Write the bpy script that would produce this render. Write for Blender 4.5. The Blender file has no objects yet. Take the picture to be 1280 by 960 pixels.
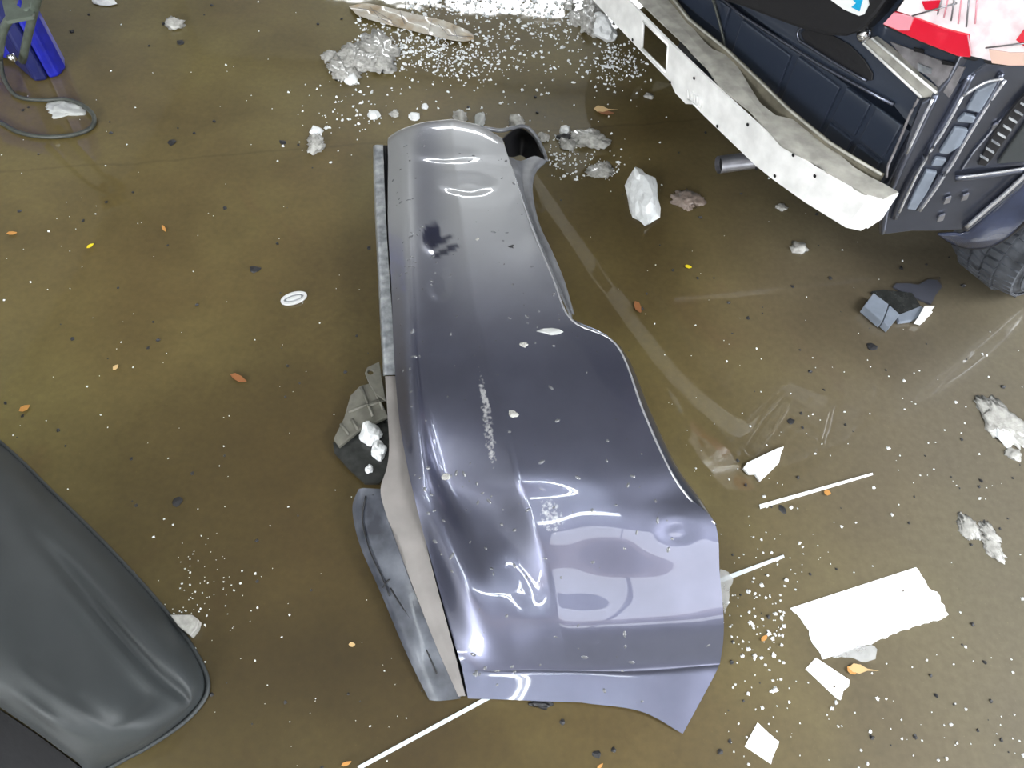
import bpy, bmesh, math, random
import numpy as np
from mathutils import Vector, Matrix, noise
random.seed(7)
RNG = np.random.default_rng(11)
SC = bpy.context.scene
COL = SC.collection

# ------------------------------------------------------------------ camera
FPX, NX, NY, EYE = 930.0, 574.0, 1130.0, 1.55      # focal length in pixels, nadir, eye height
_n = np.array([(NX-640)/FPX, (NY-480)/FPX, 1.0]); _n /= np.linalg.norm(_n)
_Z = -_n
_Y = np.array([0, 0, 1.0]) - _n[2]*_n; _Y /= np.linalg.norm(_Y)
_X = np.cross(_Y, _Z)
ROT = np.array([_X, _Y, _Z])
cam_d = bpy.data.cameras.new('camera'); cam = bpy.data.objects.new('camera', cam_d); COL.objects.link(cam)
cam_d.sensor_width = 36; cam_d.lens = FPX/1280*36; cam_d.clip_start = 0.02; cam_d.clip_end = 100
_M = ROT @ np.diag([1, -1, -1])
cam.matrix_world = Matrix([[*_M[0], 0], [*_M[1], 0], [*_M[2], EYE], [0, 0, 0, 1]])
SC.camera = cam

# ------------------------------------------------------------------ light and exposure
world = bpy.data.worlds.new('world'); SC.world = world; world.use_nodes = True
world.node_tree.nodes['Background'].inputs[0].default_value = (0.80, 0.88, 1.0, 1)
world.node_tree.nodes['Background'].inputs[1].default_value = 1.0
SC.view_settings.view_transform = 'Standard'
SC.view_settings.look = 'None'
SC.view_settings.exposure = 0.0
SC.view_settings.gamma = 1.0
SC.view_settings.use_curve_mapping = False
SC.cycles.use_denoising = True
SC.cycles.max_bounces = 8
ROOM = dict(x0=-4.6, x1=5.6, y0=-5.0, y1=9.0, z=4.3)

def area_light(name, loc, aim, sx, sy, radiance, color=(1, 1, 1)):
    d = bpy.data.lights.new(name, 'AREA'); d.shape = 'RECTANGLE'; d.size = sx; d.size_y = sy
    d.energy = radiance*math.pi*sx*sy; d.color = color
    o = bpy.data.objects.new(name, d); COL.objects.link(o); o.location = loc
    o.rotation_euler = (Vector(aim)-Vector(loc)).to_track_quat('-Z', 'Y').to_euler()
    return o
# daylight through the open bay door (right wall), added windows behind, the high windows ahead
area_light('daylight_bay_door', (5.58, -1.5, 1.5), (0, -1.5, 1.5), 3.3, 2.9, 11.0, (0.92, 0.96, 1.0))
area_light('daylight_skylight', (1.75, -2.6, 4.27), (1.75, -2.6, 0), 3.0, 1.9, 5.0, (0.92, 0.95, 1.0))
area_light('daylight_side_skylight', (4.0, -0.8, 4.27), (4.0, -0.8, 0), 1.9, 2.3, 27.0, (0.96, 0.98, 1.0))
area_light('added_back_light', (-2.8, -4.98, 2.9), (-2.8, 0, 2.9), 2.3, 1.7, 42.0, (0.95, 0.97, 1.0))  # unseen windows added to brighten the bumper beam
area_light('daylight_high_windows', (0.2, 8.98, 3.05), (0.2, 0, 3.05), 6.0, 0.62, 17.0, (0.95, 0.98, 1.0))

# ------------------------------------------------------------------ projection helpers
def ray(px, py): return ROT @ np.array([(px-640)/FPX, (py-480)/FPX, 1.0])
def at(px, py, h=0.0):
    d = ray(px, py); k = (h-EYE)/d[2]
    return np.array([0, 0, EYE]) + k*d
def pxsize(px, py, h=0.0):
    return np.linalg.norm(at(px, py, h)-np.array([0, 0, EYE]))/FPX   # metres per pixel, roughly
CO = np.array([.315, 1.89]); CU = np.array([.582, -.813]); CV = np.array([.813, .582])
def car_w(s, t, z): return np.array([*(CO+CU*s+CV*t), z])
CC = np.array([CU.dot(-CO), CV.dot(-CO), EYE])
def carp(px, py, pl):
    """point of the car body seen at a pixel, on the car-frame plane pl = (a, b, c, d) -> (s, t, z)"""
    d = ray(px, py); ds = np.array([CU.dot(d[:2]), CV.dot(d[:2]), d[2]]); nn = np.array(pl[:3], float)
    k = (pl[3]-nn.dot(CC))/nn.dot(ds)
    return CC+k*ds
def wcar(p): return car_w(*p)

# ------------------------------------------------------------------ materials
def mat(name, color, rough=0.5, metal=0.0, coat=0.0, coat_rough=0.03, spec=0.5, trans=0.0, ior=1.45, emit=None, alpha=1.0, var=0.0, vscale=20.0, var_color=None, bump=0.0, bscale=60.0, coat_ior=1.5):
    m = bpy.data.materials.new(name); m.use_nodes = True
    nt = m.node_tree; b = nt.nodes['Principled BSDF']; I = b.inputs
    I['Base Color'].default_value = (*color, 1); I['Roughness'].default_value = rough; I['Metallic'].default_value = metal
    I['Coat Weight'].default_value = coat; I['Coat Roughness'].default_value = coat_rough; I['Coat IOR'].default_value = coat_ior
    I['Specular IOR Level'].default_value = spec; I['Transmission Weight'].default_value = trans; I['IOR'].default_value = ior
    I['Alpha'].default_value = alpha
    if emit: I['Emission Color'].default_value = (*emit[0], 1); I['Emission Strength'].default_value = emit[1]
    if var > 0 or bump > 0:
        tc = nt.nodes.new('ShaderNodeTexCoord')
    if var > 0:
        n = nt.nodes.new('ShaderNodeTexNoise'); n.inputs['Scale'].default_value = vscale; n.inputs['Detail'].default_value = 5
        nt.links.new(tc.outputs['Object'], n.inputs['Vector'])
        r = nt.nodes.new('ShaderNodeValToRGB'); r.color_ramp.elements[0].position = 0.35; r.color_ramp.elements[1].position = 0.68
        vc = var_color or tuple(c*(1-var) for c in color)
        r.color_ramp.elements[0].color = (*vc, 1); r.color_ramp.elements[1].color = (*color, 1)
        nt.links.new(n.outputs['Fac'], r.inputs[0]); nt.links.new(r.outputs[0], I['Base Color'])
    if bump > 0:
        n2 = nt.nodes.new('ShaderNodeTexNoise'); n2.inputs['Scale'].default_value = bscale; n2.inputs['Detail'].default_value = 4
        nt.links.new(tc.outputs['Object'], n2.inputs['Vector'])
        bp = nt.nodes.new('ShaderNodeBump'); bp.inputs['Strength'].default_value = bump; bp.inputs['Distance'].default_value = 0.004
        nt.links.new(n2.outputs['Fac'], bp.inputs['Height']); nt.links.new(bp.outputs[0], I['Normal'])
    return m

def floor_material():
    m = bpy.data.materials.new('wet_concrete'); m.use_nodes = True
    nt = m.node_tree; b = nt.nodes['Principled BSDF']; L = nt.links.new
    g = nt.nodes.new('ShaderNodeNewGeometry')
    def nz(scale, detail=5, rough=0.55, dist=0.0):
        n = nt.nodes.new('ShaderNodeTexNoise'); n.inputs['Scale'].default_value = scale; n.inputs['Detail'].default_value = detail
        n.inputs['Roughness'].default_value = rough; n.inputs['Distortion'].default_value = dist
        L(g.outputs['Position'], n.inputs['Vector']); return n
    def ramp(src, p0, p1, c0, c1):
        r = nt.nodes.new('ShaderNodeValToRGB'); e = r.color_ramp.elements
        e[0].position = p0; e[1].position = p1; e[0].color = (*c0, 1); e[1].color = (*c1, 1)
        L(src, r.inputs[0]); return r
    def mix(fac, a, b_, mode='MIX'):
        x = nt.nodes.new('ShaderNodeMix'); x.data_type = 'RGBA'; x.blend_type = mode
        if isinstance(fac, float): x.inputs[0].default_value = fac
        else: L(fac, x.inputs[0])
        L(a, x.inputs[6]); L(b_, x.inputs[7]); return x.outputs[2]
    big = nz(1.1, 4, 0.5, 0.6); med = nz(3.7, 6, 0.6, 0.3); fine = nz(60, 3); spk = nz(240, 2)
    base = ramp(big.outputs['Fac'], 0.36, 0.66, FL['brown'], FL['olive'])
    mot = ramp(med.outputs['Fac'], 0.3, 0.72, (0.78, 0.75, 0.70), (1.12, 1.12, 1.12))
    c = mix(1.0, base.outputs[0], mot.outputs[0], 'MULTIPLY')
    stain_n = nz(2.3, 7, 0.6, 1.0)
    st = ramp(stain_n.outputs['Fac'], 0.60, 0.76, (0, 0, 0), (1, 1, 1))
    rust = nt.nodes.new('ShaderNodeRGB'); rust.outputs[0].default_value = (*FL['rust'], 1)
    sm = nt.nodes.new('ShaderNodeMath'); sm.operation = 'MULTIPLY'; sm.inputs[1].default_value = 0.45; L(st.outputs[0], sm.inputs[0])
    c = mix(sm.outputs[0], c, rust.outputs[0])
    # greyer and paler to the right: ceiling haze and side light painted in
    sx = nt.nodes.new('ShaderNodeSeparateXYZ'); L(g.outputs['Position'], sx.inputs[0])
    mr = nt.nodes.new('ShaderNodeMapRange'); mr.inputs[1].default_value = 0.2; mr.inputs[2].default_value = 1.3; mr.interpolation_type = 'SMOOTHSTEP'
    L(sx.outputs[0], mr.inputs[0])
    gm = nt.nodes.new('ShaderNodeMath'); gm.operation = 'MULTIPLY'; gm.inputs[1].default_value = 0.6; L(mr.outputs[0], gm.inputs[0])
    grey = nt.nodes.new('ShaderNodeRGB'); grey.outputs[0].default_value = (*FL['grey'], 1)
    c = mix(gm.outputs[0], c, grey.outputs[0])
    fr = ramp(fine.outputs['Fac'], 0.3, 0.7, (0.90, 0.90, 0.90), (1.07, 1.07, 1.07))
    c = mix(1.0, c, fr.outputs[0], 'MULTIPLY')
    sp = ramp(spk.outputs['Fac'], 0.70, 0.76, (1, 1, 1), (1.35, 1.33, 1.25))
    c = mix(1.0, c, sp.outputs[0], 'MULTIPLY')
    # faint control joint in the slab: a thin line across the left of the floor
    p0, p1 = at(0, 216)[:2], at(470, 180)[:2]
    d = (p1-p0)/np.linalg.norm(p1-p0); nn = np.array([-d[1], d[0]])
    dp = nt.nodes.new('ShaderNodeVectorMath'); dp.operation = 'DOT_PRODUCT'; dp.inputs[1].default_value = (nn[0], nn[1], 0)
    wob = nt.nodes.new('ShaderNodeVectorMath'); wob.operation = 'MULTIPLY_ADD'; wob.inputs[1].default_value = (0.05, 0.05, 0); L(med.outputs['Color'], wob.inputs[0]); L(g.outputs['Position'], wob.inputs[2])
    L(wob.outputs[0], dp.inputs[0])
    sb = nt.nodes.new('ShaderNodeMath'); sb.operation = 'SUBTRACT'; sb.inputs[1].default_value = float(nn.dot(p0)+0.025*(nn[0]+nn[1])); L(dp.outputs['Value'], sb.inputs[0])
    ab = nt.nodes.new('ShaderNodeMath'); ab.operation = 'ABSOLUTE'; L(sb.outputs[0], ab.inputs[0])
    jr = ramp(ab.outputs[0], 0.001, 0.007, (0.80, 0.78, 0.74), (1, 1, 1))
    c = mix(1.0, c, jr.outputs[0], 'MULTIPLY')
    # dark brown stain patches, partly shade painted into the slab colour
    for (px, py, rx, ry, ang, dens) in STAIN_SHADE:
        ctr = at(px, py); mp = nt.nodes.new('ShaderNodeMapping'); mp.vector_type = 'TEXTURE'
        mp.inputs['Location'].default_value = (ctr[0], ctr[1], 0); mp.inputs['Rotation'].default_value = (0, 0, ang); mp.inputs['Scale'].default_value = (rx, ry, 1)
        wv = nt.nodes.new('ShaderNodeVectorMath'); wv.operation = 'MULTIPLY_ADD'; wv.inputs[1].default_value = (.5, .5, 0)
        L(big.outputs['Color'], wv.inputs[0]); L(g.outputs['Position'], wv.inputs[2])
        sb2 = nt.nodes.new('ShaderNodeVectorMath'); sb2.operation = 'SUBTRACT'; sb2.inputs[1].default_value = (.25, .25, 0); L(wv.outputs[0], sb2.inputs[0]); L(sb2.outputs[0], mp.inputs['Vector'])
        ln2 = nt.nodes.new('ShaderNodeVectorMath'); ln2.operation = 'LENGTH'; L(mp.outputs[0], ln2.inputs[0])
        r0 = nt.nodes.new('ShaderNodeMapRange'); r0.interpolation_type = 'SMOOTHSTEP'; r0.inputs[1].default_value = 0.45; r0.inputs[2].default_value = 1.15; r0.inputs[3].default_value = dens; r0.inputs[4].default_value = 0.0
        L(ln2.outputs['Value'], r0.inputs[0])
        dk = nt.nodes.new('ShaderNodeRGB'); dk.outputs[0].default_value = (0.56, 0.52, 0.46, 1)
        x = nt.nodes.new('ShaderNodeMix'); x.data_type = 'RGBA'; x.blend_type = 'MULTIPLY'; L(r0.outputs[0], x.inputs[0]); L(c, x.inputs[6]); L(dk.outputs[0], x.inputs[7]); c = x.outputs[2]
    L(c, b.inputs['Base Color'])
    b.inputs['Roughness'].default_value = 0.65; b.inputs['Specular IOR Level'].default_value = 0.25
    b.inputs['Coat Weight'].default_value = 1.0; b.inputs['Coat IOR'].default_value = FL['ior']
    rr = ramp(med.outputs['Fac'], 0.35, 0.7, (0.012,)*3, (0.05,)*3); L(rr.outputs[0], b.inputs['Coat Roughness'])
    rip = nz(7.0, 2); bp = nt.nodes.new('ShaderNodeBump'); bp.inputs['Strength'].default_value = 0.05; bp.inputs['Distance'].default_value = 0.01
    L(rip.outputs['Fac'], bp.inputs['Height']); L(bp.outputs[0], b.inputs['Coat Normal'])
    return m
STAIN_SHADE = [(320, 700, .50, .62, .3, 1.0), (430, 400, .30, .45, .1, .6), (740, 310, .30, .42, .3, .8), (440, 900, .45, .25, .0, .8), (760, 140, .35, .22, .0, .6), (1100, 380, .45, .25, .4, .6)]
FL = dict(olive=(0.130, 0.105, 0.035), brown=(0.095, 0.068, 0.022), rust=(0.085, 0.04, 0.016), grey=(0.152, 0.140, 0.118), ior=1.5)

def paint_material(name, base, wear_tint_attr=True):
    m = bpy.data.materials.new(name); m.use_nodes = True
    nt = m.node_tree; b = nt.nodes['Principled BSDF']; L = nt.links.new; I = b.inputs
    tc = nt.nodes.new('ShaderNodeTexCoord')
    I['Metallic'].default_value = 0.85; I['Roughness'].default_value = 0.33
    I['Coat Weight'].default_value = 1.0; I['Coat Roughness'].default_value = 0.02; I['Coat IOR'].default_value = 1.5
    n = nt.nodes.new('ShaderNodeTexNoise'); n.inputs['Scale'].default_value = 9; n.inputs['Detail'].default_value = 6
    L(tc.outputs['Object'], n.inputs['Vector'])
    r = nt.nodes.new('ShaderNodeValToRGB'); e = r.color_ramp.elements
    e[0].position = 0.3; e[1].position = 0.7; e[0].color = (*[c*0.9 for c in base], 1); e[1].color = (*[c*1.08 for c in base], 1)
    L(n.outputs['Fac'], r.inputs[0]); last = r.outputs[0]
    if wear_tint_attr:
        at_ = nt.nodes.new('ShaderNodeAttribute'); at_.attribute_name = 'wear_tint'
        sep = nt.nodes.new('ShaderNodeSeparateColor'); L(at_.outputs['Color'], sep.inputs[0])
        n2 = nt.nodes.new('ShaderNodeTexNoise'); n2.inputs['Scale'].default_value = 130; n2.inputs['Detail'].default_value = 4; L(tc.outputs['Object'], n2.inputs['Vector'])
        ml = nt.nodes.new('ShaderNodeMath'); ml.operation = 'MULTIPLY'; L(n2.outputs['Fac'], ml.inputs[0]); L(sep.outputs[0], ml.inputs[1])
        rp = nt.nodes.new('ShaderNodeValToRGB'); rp.color_ramp.elements[0].position = 0.36; rp.color_ramp.elements[1].position = 0.55; L(ml.outputs[0], rp.inputs[0])
        mx = nt.nodes.new('ShaderNodeMix'); mx.data_type = 'RGBA'; L(rp.outputs[0], mx.inputs[0]); L(last, mx.inputs[6]); mx.inputs[7].default_value = (0.50, 0.50, 0.52, 1)
        
        
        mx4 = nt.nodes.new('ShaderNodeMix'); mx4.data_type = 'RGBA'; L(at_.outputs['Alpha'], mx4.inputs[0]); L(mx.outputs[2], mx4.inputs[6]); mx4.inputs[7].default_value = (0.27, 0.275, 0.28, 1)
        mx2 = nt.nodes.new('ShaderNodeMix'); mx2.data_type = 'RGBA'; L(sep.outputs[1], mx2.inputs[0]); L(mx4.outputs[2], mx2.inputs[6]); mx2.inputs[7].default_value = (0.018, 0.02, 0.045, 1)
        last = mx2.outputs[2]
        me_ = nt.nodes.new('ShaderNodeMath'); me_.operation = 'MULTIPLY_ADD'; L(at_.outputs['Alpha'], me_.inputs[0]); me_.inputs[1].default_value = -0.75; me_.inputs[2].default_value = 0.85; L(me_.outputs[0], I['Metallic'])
        ad = nt.nodes.new('ShaderNodeMath'); ad.operation = 'MULTIPLY_ADD'; L(rp.outputs[0], ad.inputs[0]); ad.inputs[1].default_value = 0.3; ad.inputs[2].default_value = 0.33; L(ad.outputs[0], I['Roughness'])
    L(last, I['Base Color'])
    return m

M = dict(
    paint=paint_material('grey_violet_paint', (0.118, 0.124, 0.180)),
    carpaint=paint_material('car_paint', (0.115, 0.128, 0.175), False),
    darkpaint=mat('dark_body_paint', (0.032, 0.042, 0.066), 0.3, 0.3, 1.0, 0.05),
    black=mat('black_plastic', (0.012, 0.012, 0.014), 0.45, bump=0.2),
    blackgap=mat('black_gap', (0.004, 0.004, 0.005), 0.9),
    trim=mat('scuffed_grey_trim', (0.34, 0.355, 0.37), 0.38, 0.0, 0.4, 0.1, var=0.7, vscale=42, var_color=(0.13, 0.14, 0.155)),
    lip=mat('grey_lip', (0.15, 0.155, 0.17), 0.35, 0.0, 0.5, 0.1, var=0.3, vscale=30),
    beige=mat('pale_grey_trim', (0.215, 0.20, 0.192), 0.45, var=0.25, vscale=14),
    skirt=mat('scratched_dark_trim', (0.095, 0.104, 0.128), 0.4, 0.0, 0.4, 0.15, var=0.8, vscale=16, var_color=(0.022, 0.025, 0.036)),
    bracket=mat('grey_bracket_plastic', (0.16, 0.155, 0.13), 0.5, var=0.3, vscale=40),
    darkbracket=mat('wet_dark_plastic', (0.035, 0.037, 0.036), 0.25, coat=0.6, var=0.4, vscale=50, bump=0.3),
    panel=mat('dark_grey_plastic', (0.036, 0.041, 0.043), 0.52, var=0.25, vscale=5, bump=0.05, bscale=300),
    alu=mat('dull_aluminium', (0.90, 0.90, 0.89), 0.5, 0.1, var=0.22, vscale=18, bump=0.1, bscale=40),
    shelf=mat('dirty_aluminium', (0.42, 0.41, 0.37), 0.55, 0.1, var=0.4, vscale=26, bump=0.15, bscale=50),
    ice=mat('white_ice', (0.80, 0.82, 0.83), 0.35, coat=0.5, coat_rough=0.1, var=0.12, vscale=60, bump=0.3, bscale=120),
    slush=mat('grey_slush', (0.62, 0.61, 0.57), 0.25, coat=0.8, coat_rough=0.05, trans=0.25, ior=1.31, var=0.35, vscale=70, bump=0.5, bscale=150),
    pinkice=mat('brown_tinted_slush', (0.33, 0.26, 0.22), 0.3, coat=0.6, trans=0.25, ior=1.31, var=0.3, vscale=60),
    clear=mat('clear_water_ice', (0.8, 0.82, 0.80), 0.1, trans=0.5, ior=1.31),
    bright_white=mat('bright_white_flat', (0.93, 0.94, 0.95), 0.6, var=0.02, vscale=40),
    strip=mat('pale_strip', (0.62, 0.69, 0.74), 0.35),
    film=mat('clear_film', (0.75, 0.76, 0.76), 0.2, alpha=0.35, ior=1.3, var=0.2, vscale=40),
    foil=mat('crumpled_wrapper', (0.52, 0.50, 0.44), 0.4, var=0.5, vscale=16, var_color=(0.30, 0.22, 0.13), coat=0.4, bump=0.4),
    blue=mat('blue_plastic', (0.014, 0.020, 0.36), 0.38, var=0.35, vscale=30),
    navy=mat('navy_plastic', (0.012, 0.016, 0.09), 0.35),
    greenmetal=mat('grey_green_metal', (0.15, 0.18, 0.15), 0.42, 0.4, var=0.3, vscale=30),
    cable=mat('dark_rubber', (0.055, 0.060, 0.052), 0.45, var=0.3, vscale=50),
    tyre=mat('tyre_rubber', (0.095, 0.105, 0.125), 0.55, var=0.6, vscale=22, bump=0.3),
    alloy=mat('silver_alloy', (0.62, 0.63, 0.66), 0.3, 0.8),
    pipe=mat('steel_pipe', (0.34, 0.34, 0.37), 0.35, 0.8, var=0.3, vscale=30),
    red=mat('red_lens', (0.62, 0.012, 0.035), 0.12, coat=1.0, spec=0.6),
    pink=mat('pale_red_lens', (0.75, 0.30, 0.36), 0.12, coat=1.0),
    lens=mat('clear_lens', (0.92, 0.90, 0.91), 0.08, coat=1.0, var=0.4, vscale=26, var_color=(0.72, 0.58, 0.62)),
    amber=mat('amber_lens', (0.72, 0.50, 0.42), 0.15, coat=1.0),
    liner=mat('wheel_liner', (0.035, 0.045, 0.085), 0.22, coat=0.6, var=0.4, vscale=14),
    chrome=mat('bright_steel', (0.75, 0.75, 0.78), 0.18, 1.0),
    badge=mat('silver_badge', (0.78, 0.79, 0.80), 0.25, 0.3),
    dirt=mat('grey_sealant', (0.22, 0.21, 0.22), 0.45, var=0.5, vscale=40),
    bluegrey=mat('blue_grey_plastic', (0.20, 0.23, 0.28), 0.4, var=0.2, vscale=30),
    darkflap=mat('thin_dark_plastic', (0.055, 0.058, 0.075), 0.45),
    leaf_o=mat('orange_leaf', (0.48, 0.23, 0.06), 0.5), leaf_y=mat('yellow_leaf', (0.75, 0.60, 0.02), 0.45),
    leaf_b=mat('brown_leaf', (0.22, 0.085, 0.03), 0.5), leaf_t=mat('tan_leaf', (0.55, 0.38, 0.18), 0.5),
    grit=mat('black_grit', (0.02, 0.02, 0.022), 0.5),
    wall=mat('wall_paint', (0.45, 0.45, 0.43), 0.7, var=0.15, vscale=2),
    ceil=mat('ceiling_paint', (0.40, 0.40, 0.385), 0.8, var=0.1, vscale=3),
    frame=mat('frame_metal', (0.25, 0.25, 0.26), 0.4, 0.6),
    lamp=mat('lamp_tube', (1, 1, 1), 0.5, emit=((0.93, 1.0, 1.0), 45.0)),
    lampcase=mat('lamp_case', (0.8, 0.8, 0.8), 0.4),
    sticker_w=mat('white_sticker', (0.80, 0.82, 0.82), 0.3), sticker_b=mat('cyan_sticker', (0.01, 0.35, 0.62), 0.3),
    carglass=mat('dark_glass', (0.01, 0.012, 0.014), 0.03),
    drop=mat('water_drop', (0.16, 0.165, 0.18), 0.02, trans=0.3, ior=1.33, coat=1.0, coat_rough=0.0),
)
M['highlight_paint'] = mat('painted_edge_highlight', (0.55, 0.56, 0.60), 0.25, 0.7, coat=1.0)  # pale tone that paints highlights onto edges and folds
M['channel'] = mat('grimy_channel', (0.17, 0.155, 0.115), 0.6, var=0.5, vscale=24)
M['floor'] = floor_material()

# ------------------------------------------------------------------ object helpers
def link(o, parent=None):
    COL.objects.link(o)
    if parent is not None: o.parent = parent
    return o
def obj(name, verts, faces, m, parent=None, smooth=True, thick=0.0, off=-1.0, bevel=0.0, sub=0, angle=0.7):
    """one mesh object; verts are world coordinates"""
    me = bpy.data.meshes.new(name); vv = [tuple(map(float, v)) for v in verts]
    org = Vector((0, 0, 0))
    if parent is not None: org = PORG.get(parent.name, Vector((0, 0, 0)))
    else:
        a = np.array(vv); org = Vector((*(a[:, :2].min(0)+a[:, :2].max(0))/2, a[:, 2].min()))
    me.from_pydata([tuple(Vector(v)-org) for v in vv], [], faces); me.validate(); 
    bm = bmesh.new(); bm.from_mesh(me); bmesh.ops.recalc_face_normals(bm, faces=bm.faces) if thick == 0 else None
    bm.to_mesh(me); bm.free()
    me.materials.append(m)
    o = bpy.data.objects.new(name, me); link(o, parent)
    if parent is None: o.location = org; PORG[o.name] = org
    else: PORG[o.name] = org
    if smooth:
        for p in me.polygons: p.use_smooth = True
    if thick: 
        md = o.modifiers.new('thick', 'SOLIDIFY'); md.thickness = thick; md.offset = off
    if bevel:
        md = o.modifiers.new('bevel', 'BEVEL'); md.width = bevel; md.segments = 2; md.limit_method = 'ANGLE'
    if sub:
        md = o.modifiers.new('sub', 'SUBSURF'); md.levels = sub; md.render_levels = sub
    return o
PORG = {}
def thing(name, loc):
    o = bpy.data.objects.new(name, None); link(o); o.location = loc; o.empty_display_size = 0.1
    PORG[o.name] = Vector(loc); return o
def tag(o, label, cat, group=None):
    o['label'] = label; o['category'] = cat
    if group: o['group'] = group
    return o
def structure(o): o['kind'] = 'structure'; return o
def box_vf(c, sx, sy, sz, rz=0.0):
    """box standing on c"""
    r = Matrix.Rotation(rz, 3, 'Z'); vs = []
    for z in (0, sz):
        for x, y in ((-1, -1), (1, -1), (1, 1), (-1, 1)):
            vs.append(Vector(c)+r @ Vector((x*sx/2, y*sy/2, 0))+Vector((0, 0, z)))
    return vs, [(0, 3, 2, 1), (4, 5, 6, 7), (0, 1, 5, 4), (1, 2, 6, 5), (2, 3, 7, 6), (3, 0, 4, 7)]
def box_between(x0, x1, y0, y1, z0, z1):
    return box_vf(((x0+x1)/2, (y0+y1)/2, z0), x1-x0, y1-y0, z1-z0)
def join_vf(lst):
    V, F = [], []
    for v, f in lst:
        k = len(V); V += list(v); F += [tuple(i+k for i in q) for q in f]
    return V, F
def cr(P, n):
    """Catmull-Rom along axis 0 through P, n pieces per span"""
    P = np.asarray(P, float); Q = np.concatenate([(2*P[:1]-P[1:2]), P, (2*P[-1:]-P[-2:-1])]); out = []
    for i in range(len(P)-1):
        p0, p1, p2, p3 = Q[i], Q[i+1], Q[i+2], Q[i+3]
        for k in range(n):
            t = k/n
            out.append(0.5*((2*p1)+(-p0+p2)*t+(2*p0-5*p1+4*p2-p3)*t*t+(-p0+3*p1-3*p2+p3)*t**3))
    out.append(P[-1]); return np.array(out)
def grid_faces(nr, nc, flip=False):
    f = []
    for i in range(nr-1):
        for j in range(nc-1):
            q = (i*nc+j, i*nc+j+1, (i+1)*nc+j+1, (i+1)*nc+j)
            f.append(q[::-1] if flip else q)
    return f
def net(ctrl, nu, nv, linear_v=False):
    """ctrl [rows][cols][k] -> dense grid"""
    A = cr(np.asarray(ctrl, float), nu)
    B = np.swapaxes(A, 0, 1)
    if linear_v:
        out = []
        for i in range(len(B)-1):
            for k in range(nv): out.append(B[i]+(B[i+1]-B[i])*k/nv)
        out.append(B[-1]); B = np.array(out)
    else: B = cr(B, nv)
    return np.swapaxes(B, 0, 1)
def solid_grid(G, thick):
    """grid of points -> closed sheet: skin, back and a rim with vertices of its own (so the skin shades smoothly to its edge)"""
    nr, nc = G.shape[:2]
    N = np.cross(np.gradient(G, axis=1), np.gradient(G, axis=0)); N /= np.maximum(np.linalg.norm(N, axis=2, keepdims=True), 1e-9)
    B = G-N*thick
    V = [*G.reshape(-1, 3), *B.reshape(-1, 3)]; k = nr*nc
    F = grid_faces(nr, nc, True); F += [tuple(i+k for i in q[::-1]) for q in F]
    loop = [(0, j) for j in range(nc)]+[(i, nc-1) for i in range(1, nr)]+[(nr-1, j) for j in range(nc-2, -1, -1)]+[(i, 0) for i in range(nr-2, 0, -1)]
    b = len(V); n = len(loop)
    V += [G[i, j] for i, j in loop]+[B[i, j] for i, j in loop]
    F += [(b+q, b+(q+1) % n, b+n+(q+1) % n, b+n+q) for q in range(n)]
    return V, F
def surf(name, ctrl_pxz, m, parent, nu=4, nv=4, thick=0.003, fn=at, linear=False, flip=True):
    """surface through control points (px, py, height), built at its real place"""
    w = [[fn(*p) for p in row] for row in ctrl_pxz]
    G = net(w, nu, nv, linear)
    return obj(name, *solid_grid(G, thick), m, parent, True)
def fill_poly(outer, holes=()):
    """2-D polygon with holes -> verts, tris"""
    bm = bmesh.new()
    for lp in [outer, *holes]:
        vs = [bm.verts.new((p[0], p[1], 0)) for p in lp]
        for i in range(len(vs)): bm.edges.new((vs[i], vs[(i+1) % len(vs)]))
    bmesh.ops.triangle_fill(bm, use_beauty=True, edges=bm.edges[:], normal=(0, 0, 1))
    bm.verts.index_update(); v = [tuple(x.co) for x in bm.verts]
    f = []
    for q in bm.faces:
        ids = [x.index for x in q.verts]
        if q.normal.z < 0: ids = ids[::-1]
        f.append(tuple(ids))
    bm.free(); return v, f
def plate(name, outer_px, z, m, parent=None, holes_px=(), thick=0.003, fn=None, smooth=False, bevel=0.0, warp=0.0):
    """flat piece with an outline given in pixels at height z (top face), thickness downwards"""
    fn = fn or (lambda x, y: at(x, y, z))
    v, f = fill_poly(outer_px, holes_px)
    w = [np.array(fn(a, b)) for a, b, _ in v]
    if warp: w = [p+np.array([0, 0, warp*(0.5+0.5*noise.noise(Vector((p[0]*18, p[1]*18, 3.3))))]) for p in w]
    # order so that the normal looks up / at the camera
    a, b, c = (w[i] for i in f[0]); nrm = np.cross(b-a, c-a); ctr = (a+b+c)/3
    if nrm.dot(np.array([0, 0, EYE])-ctr) < 0: f = [q[::-1] for q in f]
    return obj(name, w, f, m, parent, smooth, thick, -1.0, bevel)
def tube(name, pts, r, m, parent=None, nseg=10, cap=True):
    pts = [np.array(p, float) for p in pts]; V, F = [], []; n = len(pts)
    up = np.array([0, 0, 1.0])
    for i, p in enumerate(pts):
        d = pts[min(i+1, n-1)]-pts[max(i-1, 0)]; d /= np.linalg.norm(d)
        a = np.cross(d, up); 
        if np.linalg.norm(a) < 1e-3: a = np.array([1.0, 0, 0])
        a /= np.linalg.norm(a); b = np.cross(a, d); rr = r[i] if hasattr(r, '__len__') else r
        for k in range(nseg):
            th = 2*math.pi*k/nseg; V.append(p+rr*(a*math.cos(th)+b*math.sin(th)))
    for i in range(n-1):
        for k in range(nseg):
            F.append((i*nseg+k, i*nseg+(k+1) % nseg, (i+1)*nseg+(k+1) % nseg, (i+1)*nseg+k))
    if cap: F += [tuple(range(nseg))[::-1], tuple(range((n-1)*nseg, n*nseg))]
    return obj(name, V, F, m, parent)
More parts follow.
